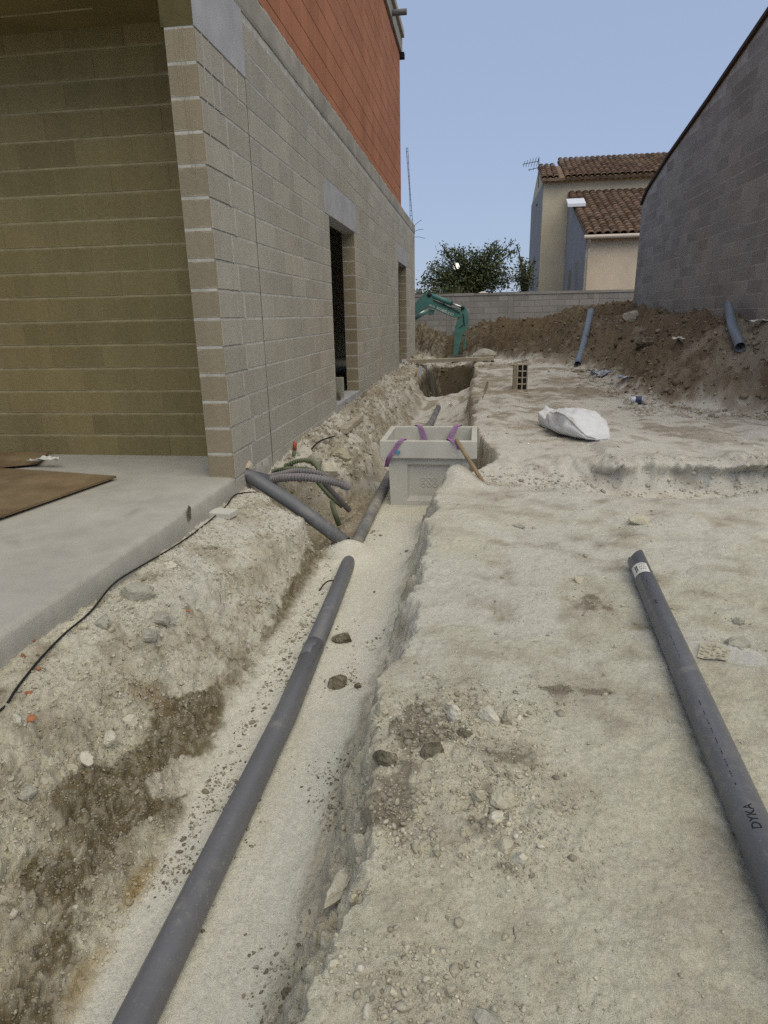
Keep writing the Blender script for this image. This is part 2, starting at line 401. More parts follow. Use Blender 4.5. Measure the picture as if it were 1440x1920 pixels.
def courses(y0, y1, z0, z1, holes, L=.5, hz=.2, gap=.0016, mort=.013, shift=0.0):
    """running bond on a strip u in [y0,y1]; holes (u0,u1,za,zb); yields (u0,u1,z0,z1)"""
    k0, k1 = round(z0 / hz), round(z1 / hz)
    for k in range(k0, k1):
        za, zb = k * hz, (k + 1) * hz; seg = [(y0, y1)]
        for (a, b, ha, hb) in holes:
            if zb > ha + .02 and za < hb - .02:
                seg = [q for (s, e) in seg for q in ((s, min(e, a)), (max(s, b), e)) if q[1] - q[0] > .03]
        off = (.5 * L if k % 2 else 0) + shift + ((k * 37) % 5 - 2) * .012
        for s, e in seg:
            cuts = [s] + [q for q in np.arange(math.floor((s - off) / L) * L + off, e, L) if s + .07 < q < e - .07] + [e]
            for a, b in zip(cuts[:-1], cuts[1:]): yield a + gap / 2, b - gap / 2, za + mort / 2, zb - mort / 2

# ------------------------------------------------------------------ terrain
def H(x, y, color=False):
    x = np.asarray(x, float); y = np.asarray(y, float)
    wob = .08 * fbm(x * 1.5, y * 1.5, 3, 3) + .055 * fbm(x * 3.6, y * 3.6, 5, 11, .65) + .035 * fbm(x * 13, y * 13, 5, 21, .65)
    xx = x + wob * ss(0, .2, np.abs(x + .68) - .12) * np.where(x < -.68, .75, 1.0)
    ip = lambda a, b: np.interp(y, a, b)
    floor = ip([1, 6.4, 7.2, 12.5, 13.6, 15, 18.6, 19.4], [-.36, -.36, -.40, -.36, -.22, -1.3, -1.5, -.1]) + .012 * fbm(x * 5, y * 3, 4, 31) + ss(7, 8.5, y) * (.22 * np.clip(x + .62, -.2, .5) + .10 * fbm(x * 2.2, y * 1.1, 4, 33))
    lf = ip([1, 1.6, 2.2, 3.1, 4.3, 5.2, 5.7, 6.9, 8, 10, 14, 18], [-.96, -.99, -1.03, -1.085, -1.10, -1.07, -.97, -.98, -1.04, -1.02, -.98, -1.0])
    lw = ip([1, 2.2, 3.2, 4.3, 6, 8, 12, 18], [.74, .70, .40, .20, .30, .38, .38, .30])
    rf = ip([1, 1.7, 2.4, 3.2, 3.9, 5.0, 5.5, 5.9, 7, 10, 14, 18], [-.52, -.53, -.52, -.49, -.50, -.50, -.36, 0.06, 0.0, -.10, -.12, -.08])
    rw = ip([1, 1.4, 2.1, 2.7, 3.5, 5.0, 5.7, 7, 12, 18], [.24, .26, .23, .27, .25, .20, .24, .10, .12, .15])
    zl = .065 - .155 * ss(-1.78, -1.2, x) + .03 * fbm(x * 1.3, y * 1.3, 3, 5)
    zl = zl + .05 * ss(5.5, 7, y)
    # pit on the left where the side pipes arrive
    yn = np.interp(x, [-1.9, -1.4, -1.1], [4.85, 4.55, 4.28]); yf = np.interp(x, [-1.9, -1.5, -1.1], [5.35, 5.75, 6.35])
    yw = y + .12 * fbm(x * 4, y * 4, 4, 41)
    pit = ss(0, .14, yw - yn) * ss(0, .35, yf - yw) * (x < -.9)
    zl = zl - pit * np.interp(x, [-1.9, -1.55, -1.1], [.10, .26, .37])
    tt = np.clip((xx - (lf - lw)) / lw, 0, 1); tt = np.clip(tt + .16 * fbm(x * 9, y * 6, 4, 43) * 4 * tt * (1 - tt), 0, 1)
    gl = ss(3.2, 2.2, y); t = gl * (.7 * tt ** 1.25 + .3 * ss(.45, .95, tt)) + (1 - gl) * (.72 * ss(0, 1, tt) + .28 * (.5 * ss(.08, .36, tt) + .5 * ss(.58, .90, tt))); left = zl * (1 - t) + floor * t
    # right bank
    zr = .035 * fbm(x * .9, y * .9, 4, 7) + .012 * fbm(x * 4, y * 4, 4, 8) + .035 * (.25 - np.abs(fbm(x * 2.3, y * 2.3, 4, 9))) * ss(.3, 1.0, x) + .012 * (.25 - np.abs(fbm(x * 6, y * 6, 3, 10)))
    yl = 5.42 - .02 * x + .24 * fbm(x * 2.3, y * .3, 4, 13, .6) + .05 * fbm(x * 9, y * 9, 3, 14)
    lw2 = np.interp(x, [0, .6, 1.2], [.6, .35, .13]); led = np.clip((y - yl) / lw2 / 1.05 + .1, 0, 1) ** .9; zr = zr + .175 * led * (.62 + .38 * ss(-.35, .3, fbm(x * 1.3, y * .2, 3, 15))) + np.clip(y - 6, 0, 10) * .006
    zr = zr - .12 * gs(x, y, 1.75, 5.24, .65, .18) - .03 * ss(.5, .0, yl - y) * ss(-.2, .1, yl - y) * ss(.3, .8, x)
    zr = zr + .20 * gs(x, y, 2.75, 4.85, .55, .5) + .05 * gs(x, y, 1.5, 4.35, .45, .35) + .04 * gs(x, y, 2.2, 3.4, .5)
    zr = zr + .19 * gs(x, y, -.13, 5.27, .17, .17) + .05 * gs(x, y, -.12, 4.3, .3, .5) + .03 * gs(x, y, .05, 1.85, .35, .4)
    tq = np.clip((xx - rf + .05) / (rw + .05), 0, 1); tq = np.clip(tq + .10 * fbm(x * 7, y * 7, 4, 45) * 4 * tq * (1 - tq), 0, 1); t2 = .40 * np.clip(tq / .94, 0, 1) ** 1.4 + .60 * np.clip((tq - .50) / .44, 0, 1); right = floor * (1 - t2) + zr * t2
    z = np.where(x < -.68, left, right)
    # white sand heaped over the pipe joint
    z = z + .135 * gs(x, y, -.92, 4.43, .17, .16) + .05 * gs(x, y, -.6, 4.9, .25, .4)
    # spoil heaps
    toe = ip([4, 6, 8, 9.5, 12, 14, 16, 18, 23], [5.0, 4.3, 3.45, 2.5, 2.25, 2.1, 1.8, 1.6, 1.5]) + .30 * fbm(x * .8, y * .8, 4, 51)
    d1 = np.clip(x - toe, 0, 9); h1 = 1.30 * (1 - np.exp(-(d1 / 1.15) ** 1.35))
    yt = np.interp(x, [-4, -.6, .2, .8, 1.5, 2.5], [21.9, 21.7, 21.2, 18.5, 16.2, 15.0]) + .4 * fbm(x * .7, y * .7, 4, 53)
    d2 = np.clip((y - yt) / (23.1 - yt), 0, 1.0); h2 = (.80 + .22 * fbm(x * .9, y * .2, 3, 57)) * d2 ** .75
    hp = (h1 ** 4 + h2 ** 4 + 1e-9) ** .25; hm = ss(.03, .22, hp)
    z = z + hp
    # roughness
    sand = ss(.06, -.02, np.maximum(lf - xx, xx - rf)) * (y < 14.2) * (1 - pit)
    sand = np.maximum(sand, ss(.3, .7, gs(x, y, -.92, 4.43, .22, .2)))
    face = np.clip(4 * t * (1 - t) * (x < -.68) + 4 * t2 * (1 - t2) * (x >= -.68), 0, 1)
    farr = ss(7, 12, y)
    wallrub = ss(-1.05, -1.3, x) * ss(5.2, 5.9, y)
    u = x + np.where(x < -.68, -1.0, 1.0) * z * 1.15; v = y + .35 * z
    c1, id1 = cells(x * 5, y * 5, 61); c2, id2 = cells(u * 14, v * 14, 71); c3, id3 = cells(u * 38, v * 38, 81)
    k1 = np.clip(.62 - c1, 0, 1) * id1; k2 = np.clip(.6 - c2, 0, 1) * id2; k3 = np.clip(.6 - c3, 0, 1) * (id3 > .45)
    leftb = ss(-.9, -1.1, x) * (1 - sand)
    grav = np.clip(ss(.25, .9, gs(x, y, -.05, 1.9, .30, .38) + .8 * gs(x, y, .18, 1.55, .22, .3) + .7 * gs(x, y, -.2, 1.5, .16, .25) + .5 * gs(x, y, -.1, 1.0, .3, .14)), 0, 1)
    rough = np.clip(.06 + .42 * leftb + .80 * face + .5 * wallrub + .35 * grav + .5 * ss(.3, .8, led * ss(.6, .1, y - yl)), 0, 1) * (1 - .93 * sand)
    z = z + rough * (.055 * k2 * ss(-.1, .5, fbm(u * 3, v * 3, 3, 97)) + .022 * k3 + .024 * fbm(u * 22, v * 22, 5, 91, .65) + .06 * (.3 - np.abs(fbm(u * 8, v * 8, 4, 93, .6)))) + hm * (.30 * k1 + .13 * k2 + .12 * fbm(x * 2.2, y * 2.2, 5, 92, .65))
    z = z + wallrub * (.14 * k1 + .06 * k2) + (1 - sand) * .0045 * fbm(x * 55, y * 55, 3, 95) + sand * .0025 * fbm(x * 40, y * 40, 3, 96)
    z = z + farr * (1 - sand) * (1 - hm) * (.035 * k1 + .03 * k2)
    if not color: return z
    # ------------- colour of the earth, some crevice shade painted in
    n1 = fbm(u * 1.6, v * 1.6, 5, 101); n2 = fbm(u * 6, v * 6, 5, 103); n3 = fbm(u * 22, v * 22, 4, 107)
    def mixc(c, m, k): m = np.clip(m, 0, 1)[..., None]; return c * (1 - m) + np.array(k) * m
    c = np.ones(x.shape + (3,)) * np.array([.515, .490, .385]); c = mixc(c, ss(1.5, 3.0, y + .6 * n1), (.535, .52, .45))
    c = mixc(c, ss(.0, .5, n1 + .5 * n2) * .45, (.475, .448, .32)); c = mixc(c, ss(.15, .6, n2) * .5, (.57, .548, .465))
    c = mixc(c, ss(.2, .65, n2 + .8 * n3) * .26, (.38, .33, .225)); c = mixc(c, ss(.25, .6, n3) * .4, (.61, .58, .49)); c = mixc(c, ss(.32, .6, fbm(u * 45, v * 45, 3, 109)) * .3, (.30, .26, .18))
    c = mixc(c, ss(3.4, 5.6, y) * (.55 + .25 * ss(5.3, 5.8, y)) * (1 - hm), (.56, .535, .49))
    c = mixc(c, leftb * ss(-.2, .5, n2 + .4 * n1) * .5, (.42, .375, .275)); c = mixc(c, leftb * ss(2.4, 3.2, y) * ss(.0, .5, n3 + .5 * n2) * .6, (.60, .575, .51)); c = mixc(c, leftb * ss(.25, .6, fbm(u * 30, v * 30, 3, 119) + .3 * n2) * .55, (.22, .19, .13))
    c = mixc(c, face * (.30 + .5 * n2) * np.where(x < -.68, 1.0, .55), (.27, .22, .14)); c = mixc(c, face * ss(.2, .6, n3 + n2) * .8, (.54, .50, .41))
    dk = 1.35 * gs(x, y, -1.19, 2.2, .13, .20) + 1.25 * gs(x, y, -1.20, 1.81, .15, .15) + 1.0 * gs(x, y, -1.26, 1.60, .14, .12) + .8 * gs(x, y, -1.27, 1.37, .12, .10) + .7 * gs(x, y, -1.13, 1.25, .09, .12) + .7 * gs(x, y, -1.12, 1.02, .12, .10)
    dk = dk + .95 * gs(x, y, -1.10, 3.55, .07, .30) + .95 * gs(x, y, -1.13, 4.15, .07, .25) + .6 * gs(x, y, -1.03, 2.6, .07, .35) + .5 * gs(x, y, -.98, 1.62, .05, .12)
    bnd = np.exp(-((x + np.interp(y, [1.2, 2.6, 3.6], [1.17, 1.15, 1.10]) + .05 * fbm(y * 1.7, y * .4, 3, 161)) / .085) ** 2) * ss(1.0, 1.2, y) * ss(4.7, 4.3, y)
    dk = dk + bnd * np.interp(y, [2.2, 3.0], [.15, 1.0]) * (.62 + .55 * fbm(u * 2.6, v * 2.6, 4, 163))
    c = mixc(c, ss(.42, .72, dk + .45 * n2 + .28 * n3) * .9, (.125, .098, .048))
    wp = 1.1 * gs(x, y, -1.10, 1.97, .06, .11) + .9 * gs(x, y, -1.13, 1.83, .04, .06) + .7 * gs(x, y, -1.0, 1.6, .04, .1); c = mixc(c, ss(.4, .6, wp + .35 * n2 + .2 * n3) * .9, (.58, .55, .46))
    oc = gs(x, y, -.99, 1.18, .08, .16) + .9 * gs(x, y, -1.03, 1.48, .05, .12) + .5 * gs(x, y, -1.4, 2.2, .2, .2); c = mixc(c, ss(.35, .9, oc + .3 * n2) * .8, (.34, .235, .075))
    gd = gs(x, y, -.16, 1.88, .12, .16) + gs(x, y, -.22, 1.53, .08, .10) + .7 * gs(x, y, .13, 1.35, .06, .03) + .6 * gs(x, y, .36, 2.22, .25, .03) + .55 * gs(x, y, .58, 3.02, .12, .10) + .5 * gs(x, y, .1, 1.62, .12, .2)
    c = mixc(c, ss(.38, .66, gd + .5 * n2 + .4 * n3) * .88, (.175, .155, .11))
    c = mixc(c, gs(x, y, .9, 2.75, .22, .12) * ss(-.1, .4, n2) * .6, (.26, .22, .15))
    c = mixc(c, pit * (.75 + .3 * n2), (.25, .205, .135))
    c = mixc(c, wallrub * ss(-.1, .4, n1 + n2) * .7, (.27, .215, .135)); c = mixc(c, wallrub * ss(.2, .6, n2 + n3) * .7, (.55, .53, .49)); c = mixc(c, wallrub * ss(.15, .45, fbm(u * 9, v * 9, 4, 165)) * .8, (.12, .095, .06))  # last dark mix paints shade in the rubble crevices
    c = mixc(c, ss(.55, .2, y - yl) * led * ss(.0, .5, n2) * .4, (.27, .245, .19))
    c = mixc(c, ss(7.8, 10.5, y) * ss(-.35, .45, n1 + .5 * n2) * .8 * (1 - sand), (.275, .225, .165)); c = mixc(c, ss(5.7, 7.0, y) * ss(-.05, .45, n1 + .8 * n2 + .4 * n3) * .7 * (1 - sand), (.33, .285, .225))
    hb = np.ones(x.shape + (3,)) * np.array([.132, .100, .069]); hb = mixc(hb, ss(-.1, .6, n1) * .6, (.19, .147, .105)); hb = mixc(hb, ss(.3, .8, n2 + .5 * n3) * .45, (.28, .23, .17))
    hb = mixc(hb, ss(.0, .5, fbm(x * .7, y * .7, 3, 131) + .35 * n2) * .65, (.30, .265, .215)); hb = mixc(hb, ss(15.5, 19.5, y) * .92, (.082, .058, .033))
    hmm = np.clip(ss(-.02, .20, hp + .12 * n2), 0, 1)[..., None]; c = c * (1 - hmm) + hb * hmm
    sd_ = np.ones(x.shape + (3,)) * np.array([.615, .595, .51]); sd_ = mixc(sd_, ss(.0, .6, n1) * .35, (.565, .535, .435)); sd_ = mixc(sd_, ss(7, 9, y), (.56, .54, .50))
    sd_ = mixc(sd_, ss(6.9, 8.0, y) * ss(.05, .4, n2 + .5 * n1) * .75, (.27, .225, .16)); sd_ = mixc(sd_, ss(.35, .8, n2 + .4 * n3) * .22, (.40, .36, .27))
    sm = np.clip(sand, 0, 1)[..., None]; c = c * (1 - sm) + sd_ * sm
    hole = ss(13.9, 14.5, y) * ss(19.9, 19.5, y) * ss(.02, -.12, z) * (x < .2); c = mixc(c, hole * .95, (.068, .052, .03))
    c = mixc(c, ss(.0, .15, k3 * rough) * .25, (.52, .49, .41))
    al = np.clip(.25 + .6 * rough + .5 * grav + .3 * hmm[..., 0], 0, 1) * (1 - .8 * sand)
    return z, c, al, sand, hp, led * ss(.5, .0, y - yl - .05), t2 * (x > -.68) * (y < 5.4) * ss(.35, .0, xx - rf - rw)
def Hs(x, y): return float(H(np.array([x]), np.array([y]))[0])
def on_ground(px, py):
    """point of the terrain seen at a pixel of the photograph"""
    r = ray(px, py); r = r / np.linalg.norm(r); t = np.concatenate([np.linspace(.8, 8, 240), np.linspace(8.05, 30, 260)])
    for _ in range(2):
        P = CAM + r[None] * t[:, None]; h = H(P[:, 0], P[:, 1]); k = max(int(np.argmax(P[:, 2] < h)), 1); t = np.linspace(t[k - 1], t[k], 24)
    return P[k]

def grow(a, b, n, r): q = np.cumsum(r ** np.arange(n)); return a + (b - a) * q / q[-1]
def build_terrain():
    nr, nc = 900, 620
    y = (1.75) * (25.3 / 1.75) ** (np.linspace(0, 1, nr)) - 1.0
    y = np.concatenate([[-60, -25, -10, -5, -2.5, -1, -.2, .3, .6], y, [24.8, 26, 30, 45, 90, 250, 900]])
    s = np.concatenate([[-60, -25, -10, -5, -3, -2, -1.4, -1.0, -.8], np.linspace(-.67, .56, nc), [.62, .7, .85, 1.1, 1.6, 2.5, 5, 10, 25, 60]])
    Y, S = np.meshgrid(y, s, indexing='ij'); X = S * np.maximum(Y + 1.0, 1.3)
    Z, C, A, sand, hp, lip, lip2 = H(X, Y, True)
    far = (np.abs(X) > 7) | (Y > 24.3) | (Y < -.5)
    Z = np.where(Y > 24.3, 0.0, Z); Z = np.where(X < -3.0, np.minimum(Z, 0.0), Z)
    n, m = X.shape; idx = np.arange(n * m).reshape(n, m)
    quads = np.stack([idx[:-1, :-1], idx[:-1, 1:], idx[1:, 1:], idx[1:, :-1]], -1).reshape(-1, 4)
    fs = sand.ravel()[quads].mean(1) > .5; fh = (hp.ravel()[quads].mean(1) > .12) & ~fs & ~far.ravel()[quads].any(1)
    # overhanging lips of the ledge and of the right trench side
    Yd = Y - ss(.5, .95, lip) * ss(.7, 1.2, X) * (.09 + .16 * fbm(X * 5, Y * 2, 4, 151)) - .03 * ss(.2, .6, lip) * fbm(X * 14, Z * 40, 4, 155); Xd = X + (Z < .02) * (Z > -.34) * (np.abs(X + .68) < .8) * (Y < 20) * (1 - sand) * (.022 * fbm(Y * 11, Z * 14 + X * 3, 5, 153, .6))
    V = np.stack([Xd, Yd, Z], -1).reshape(-1, 3); RGBA = np.concatenate([C, A[..., None]], -1).reshape(-1, 4)
    heap_r = fh & ~((V[quads].mean(1)[:, 1] > 15.2) & (V[quads].mean(1)[:, 0] < 1.75 + .1 * (V[quads].mean(1)[:, 1] - 15)))
    for name, msk in (('ground', ~fs & ~fh), ('trench_sand_bed', fs), ('spoil_heap_along_gable', heap_r), ('spoil_heap_at_boundary', fh & ~heap_r)):
        q = quads[msk]; u, inv = np.unique(q, return_inverse=True); q = inv.reshape(-1, 4)
        me = bpy.data.meshes.new(name); me.vertices.add(len(u)); me.vertices.foreach_set('co', V[u].ravel())
        me.loops.add(q.size); me.loops.foreach_set('vertex_index', q.ravel().astype(np.int32))
        me.polygons.add(len(q)); me.polygons.foreach_set('loop_start', np.arange(0, q.size, 4, dtype=np.int32))
        me.polygons.foreach_set('use_smooth', np.ones(len(q), bool))
        me.update(calc_edges=True)
        ca = me.color_attributes.new('Col', 'FLOAT_COLOR', 'POINT'); ca.data.foreach_set('color', RGBA[u].ravel())
        me.materials.append(M['earth']); me.validate()
        tag(link(name, me, (0, 0, 0)), kind='structure')
build_terrain()
# ------------------------------------------------------------------ house under construction (left)
XW, XI = -1.84, -2.04                      # outer and inner face of the side wall
YP, YJ, YE, YR = 4.60, 5.575, 20.1, 5.36   # pillar front, movement joint, far end, recessed wall
ZF, ZB0, ZB1, ZT = .215, 3.66, 3.90, 7.05  # floor, ring beam, top of clay wall
DOORS = [(8.45, 10.22, .25, 2.60), (15.85, 17.70, .25, 2.60)]
house = thing('unfinished_house', (-5.0, 12.0, 0), 'unfinished house of grey concrete blocks with an orange clay-block upper storey', 'house')
# slab in front
def slab():
    ys = np.concatenate([[-4, -1.5], np.linspace(0, YR + .1, 240)]); V = []; F = []; n = 9
    for y in ys:
        a = .010 * float(fbm(np.array([y * 6]), np.array([1.0]), 4, 3)[0]); b = .014 * float(fbm(np.array([y * 19]), np.array([4.0]), 4, 5)[0])
        c = .018 * float(fbm(np.array([y * 2]), np.array([9.0]), 3, 8)[0])
        V += [(-9, y, -.3), (-9, y, ZF), (-2.3, y, ZF), (XW - .05, y, ZF - .001), (XW - .016 + b * .4, y, ZF - .006 + a * .5), (XW - .002 + b * .5, y, ZF - .024 + b),
              (XW + c * .3, y, .12), (XW + .004 + c, y, .03), (XW + .012 + c, y, -.3)]
    m = len(ys)
    for i in range(m - 1):
        for k in range(n - 1): a = i * n + k; F.append((a, a + 1, a + n + 1, a + n))
    F.append(tuple(range(n))); F.append(tuple((m - 1) * n + k for k in range(n))[::-1])
    return mk('floor_slab', V, F, 'slab', house, True)
slab_o = slab()
MB().box((-9, YR + .1, -.2), (XI - .01, YE - .2, ZF - .004)).build('interior_floor', 'concrete', house)
# side wall core
E3 = .0035
core = MB().box((XI, YP + .002, -.4), (XW - E3, YJ - .010, ZB0 - .002))
def core_seg(y0, y1, z0, z1): core.box((XI, y0, z0), (XW - E3, y1, z1))
core_seg(YJ + .010, DOORS[0][0], -.4, ZB0 - .002); core_seg(DOORS[0][1], DOORS[1][0], -.4, ZB0 - .002); core_seg(DOORS[1][1], YE, -.4, ZB0 - .002)
for d in DOORS: core_seg(d[0], d[1], -.4, d[2] - .01); core_seg(d[0], d[1], d[3] + .01, ZB0 - .002)
side = core.build('side_wall', 'mortar', house)
MB().box((XI + .02, YJ - .0099, -.4), (XW - .004, YJ + .0099, ZB0)).build('joint_filler', 'dark_joint', house)
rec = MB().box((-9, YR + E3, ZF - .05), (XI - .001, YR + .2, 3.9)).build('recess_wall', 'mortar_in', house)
items = []
J = lambda: random.uniform(-.0012, .0012)
# pillar / corner blocks: one full block round the corner on every course
for k in range(-1, 16):
    ln = (.47, .40, .52, .44, .36)[k % 5]; za, zb = k * .2 + .007, k * .2 + .193
    items.append(((XI + .1 + J(), YP + ln / 2, (za + zb) / 2), (.2 + .002, ln, zb - za), 'y-', 'block_pillar' if True else '', side))
    items.append(((XW - .03 + .0045 + J(), YP + .008 + ln / 2, (za + zb) / 2), (.06, ln - .012, zb - za), 'x+', 'block', side))
    b0 = YP + ln + .03
    items.append(((XW - .03 + J(), (b0 + YJ - .010) / 2, (za + zb) / 2), (.06, YJ - .010 - b0, zb - za), 'x+', 'block', side))
holes = [(d[0], d[1], d[2], d[3]) for d in DOORS] + [(8.22, 10.40, 2.60, 3.0), (15.62, 17.92, 2.60, 3.0)]
for a, b, za, zb in courses(YJ + .010, YE, -.2, 3.6, holes, shift=.13):
    items.append(((XW - .03 + J(), (a + b) / 2, (za + zb) / 2), (.06, b - a, zb - za), 'x+', 'block', side))
for a, b, za, zb in courses(-9, XI - .004, .2, 3.6, [], shift=.02):
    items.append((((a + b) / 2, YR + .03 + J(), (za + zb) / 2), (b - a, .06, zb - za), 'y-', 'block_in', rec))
for d in DOORS:
    for k in range(1, 13):
        za, zb = max(k * .2 + .007, d[2] + .005), k * .2 + .193
        if zb - za > .05: items.append(((XI + .098, d[1] + .028 + J(), (za + zb) / 2), (.19, .06, zb - za), 'y-', 'block_pillar', side))
lay(items)
for d, (a, b) in zip(DOORS, ((8.225, 10.395), (15.625, 17.915))):
    MB().box((XI - .01, a, 2.607), (XW + .003, b, 2.993)).build('lintel', 'lintel', house)
    MB().box((XI - .03, d[0] + .004, .10), (XW + .004, d[1] - .004, d[2])).build('door_sill', 'lintel', house)
# ring beam with rough lower and upper edges
def beam(y0, y1, z0, z1, x1, name, mat):
    V = []; F = []; ys = np.linspace(y0, y1, int((y1 - y0) / .06)); n = 6
    for y in ys:
        a, b = [float(fbm(np.array([y * f]), np.array([2.0 * f]), 4, 6)[0]) for f in (3.0, 9.0)]
        V += [(XI, y, z0), (x1 + .004 * a, y, z0 + .006 * b), (x1 + .006 + .004 * a, y, z0 + .03), (x1 + .005 + .006 * a, y, z1 - .03), (x1 - .004 + .006 * b, y, z1 + .007 * b), (XI, y, z1)]
    m = len(ys)
    for i in range(m - 1):
        for k in range(n): p, q = i * n + k, i * n + (k + 1) % n; F.append((p, p + n, q + n, q))
    F.append(tuple(range(n))); F.append(tuple((m - 1) * n + k for k in range(n))[::-1])
    return mk(name, V, F, mat, house, False)
beam(YP + .3, YE + .02, ZB0, ZB1, XW + .003, 'ring_beam', 'concrete')
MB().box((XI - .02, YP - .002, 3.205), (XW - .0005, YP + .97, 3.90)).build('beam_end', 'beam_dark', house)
MB().box((XW - .03, YP + .004, 3.203), (XW + .006, YJ - .007, 3.655)).build('cast_patch', 'lintel', house)
# mortar and laitance runs on the corner
for k, (dx, y, z0, z1, w) in enumerate([(-.10, 0, 2.35, 3.2, .0035), (-.072, 0, 2.28, 3.2, .003), (-.13, 0, 2.85, 3.2, .004)]):
    V = []; F = []; zs = np.linspace(z0, z1, 14)
    for i, z in enumerate(zs):
        o = .002 * math.sin(i * 1.7 + k); ww = w * (.5 + .5 * i / 13)
        V += [(XW + dx + o - ww / 2, YP - .0005, z), (XW + dx + o, YP - .006, z), (XW + dx + o + ww / 2, YP - .0005, z)]
    for i in range(13): a = i * 3; F += [(a, a + 1, a + 4, a + 3), (a + 1, a + 2, a + 5, a + 4)]
    mk('laitance_run', V, F, 'wood_pale', house)
for k, (y, z0, z1, w) in enumerate([(4.72, 2.5, 3.2, .005), (4.84, 2.8, 3.2, .004), (5.36, 2.95, 3.4, .012)]):
    V = []; F = []; zs = np.linspace(z0, z1, 14)
    for i, z in enumerate(zs):
        o = .003 * math.sin(i * 1.3 + k); ww = w * (.4 + .6 * i / 13)
        V += [(XW + .001, y + o - ww / 2, z), (XW + .007, y + o, z), (XW + .001, y + o + ww / 2, z)]
    for i in range(13): a = i * 3; F += [(a, a + 1, a + 4, a + 3), (a + 1, a + 2, a + 5, a + 4)]
    mk('laitance_run', V, F, 'mortar', house)
# mortar fillings in the toothed joint beside the corner
for k in range(0, 17):
    ln = (.47, .40, .52, .44, .36)[k % 5]; y0 = YP + ln; V = []; F = []; zs = np.linspace(k * .2 + .004, k * .2 + .196, 9)
    for i, z in enumerate(zs):
        w0 = .012 + .018 * abs(math.sin(i * .9 + k * 2.1)) * (1 if k % 2 else .5); V += [(XW - .002, y0 - .004 - w0 * .5, z), (XW + .0045, y0 + .012, z), (XW - .002, y0 + .03 + w0, z)]
    for i in range(8): a = i * 3; F += [(a, a + 1, a + 4, a + 3), (a + 1, a + 2, a + 5, a + 4)]
    mk('mortar_filling', V, F, 'mortar', house, True)
# soffit over the recess, roof, hidden walls that keep the rooms dark
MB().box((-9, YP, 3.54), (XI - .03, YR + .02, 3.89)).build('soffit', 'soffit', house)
for z in (0, 1): MB().box((-9, YP + .16 + .30 * z, 3.533), (XI - .12 - .6 * z, YP + .172 + .30 * z, 3.541)).build('formwork_line', 'mortar_in', house)
MB().box((-9, YR + .02, 3.70), (XI - .002, YE, 3.895)).build('roof_slab', 'concrete', house)
MB().box((-9.2, YR, -.3), (-9.0, YE, 3.9)).build('back_wall', 'mortar', house)
MB().box((-9, YE - .2, -.3), (XI - .003, YE, 3.69)).build('end_wall', 'mortar', house)
MB().box((-4.6, YR + .25, .2), (-4.45, YE - .25, 3.69)).build('partition_wall', 'mortar_in', house)
# clay upper storey
YC = 16.6
up = MB().box((XI - 6.9, YP, ZB1 + .004), (XW - .004, YC, ZT)).build('upper_wall', 'clay_joint', house)
items = []
for a, b, za, zb in courses(YP, YC, 4.0, 7.0, [], L=.56, hz=.25, gap=.004, mort=.006):
    items.append(((XW - .03 + J(), (a + b) / 2, (za + zb) / 2), (.06, b - a, zb - za), 'x+', 'clay', up))
lay(items, 300, 'clay_block', 'clay_block_courses')
MB().box((XI, YP, ZB1 + .003), (XW - .001, YC - .002, 3.996)).build('clay_base_course', 'clay', house)
MB().box((XI - .1, YP, ZT + .002), (XW + .045, YC + .18, ZT + .30)).build('coping_beam', 'concrete', house)
MB().box((XI - .1, YP, ZT + .302), (XW + .10, YC + .10, ZT + .42)).build('coping_cap', 'wood_pale', house)
MB().tube([(XI, 14.9, ZT + .10), (XW + .34, 14.9, ZT + .10)], .055, 14).build('overflow_pipe', 'pvc', house)
MB().box((XI - .1, YC - .002, ZT - .10), (XW + .10, YC + .16, ZT + .004)).build('eave_board', 'dark_joint', house)
# starter bars at the far end of the wall
rb = thing('rebar_ladder', (XW - .10, 19.6, ZB1), 'thin rusty rebar ladder rising from the far end of the block wall', 'rebar')
p0 = np.array([XW - .05, 19.6, ZB1 - .1]); p1 = aty(761.5, 278, 19.6); p1b = aty(764.5, 278, 19.6)
A_ = spline([p0 + (-.03, 0, 0), (p0 + p1) / 2 + (.02, 0, -.1), p1], 16); B_ = spline([p0 + (.05, 0, 0), (p0 + p1b) / 2 + (.02, 0, -.1), p1b], 16)
MB().tube(A_, .008, 6).build('bar', 'rebar', rb); MB().tube(B_, .008, 6).build('bar', 'rebar', rb)
for i in range(1, 16): MB().tube([A_[i] + (-.01, 0, 0), B_[i] + (.01, 0, .012)], .006, 5).build('tie', 'rebar', rb)
for k, (q0, q1) in enumerate([((776, 421), (747, 410)), ((776, 426), (754, 420)), ((777, 427), (760, 427))]):
    a, b = aty(*q0, 20.0), aty(*q1, 19.5); b[0] = XW + .25 + .05 * k; a[0] = XW - .02; a[2] = b[2] = ZB1 - .05 - .14 * k
    b[2] += .10 * (1 - k)
    tag(MB().tube([a, (a + b) / 2 + (0, 0, .02), b], .006, 5).build('starter_bar', 'rebar'), ('uppermost bent starter bar poking out of the far wall top', 'middle starter bar poking out of the far wall top', 'lowest level starter bar poking out of the far wall top')[k], 'rebar', 'loose starter bars')
# hole in the wall with foam, dark stain on the slab edge
hp_ = atx(466, 850, XW); MB().prism([(-.02, -.07), (.015, -.075), (.022, .0), (.008, .065), (-.012, .05), (-.025, -.01)], 0, .004, lambda u, v, d: (XW + .0005 + d, hp_[1] + u, hp_[2] + v)).build('wall_hole', 'dark_joint', house)

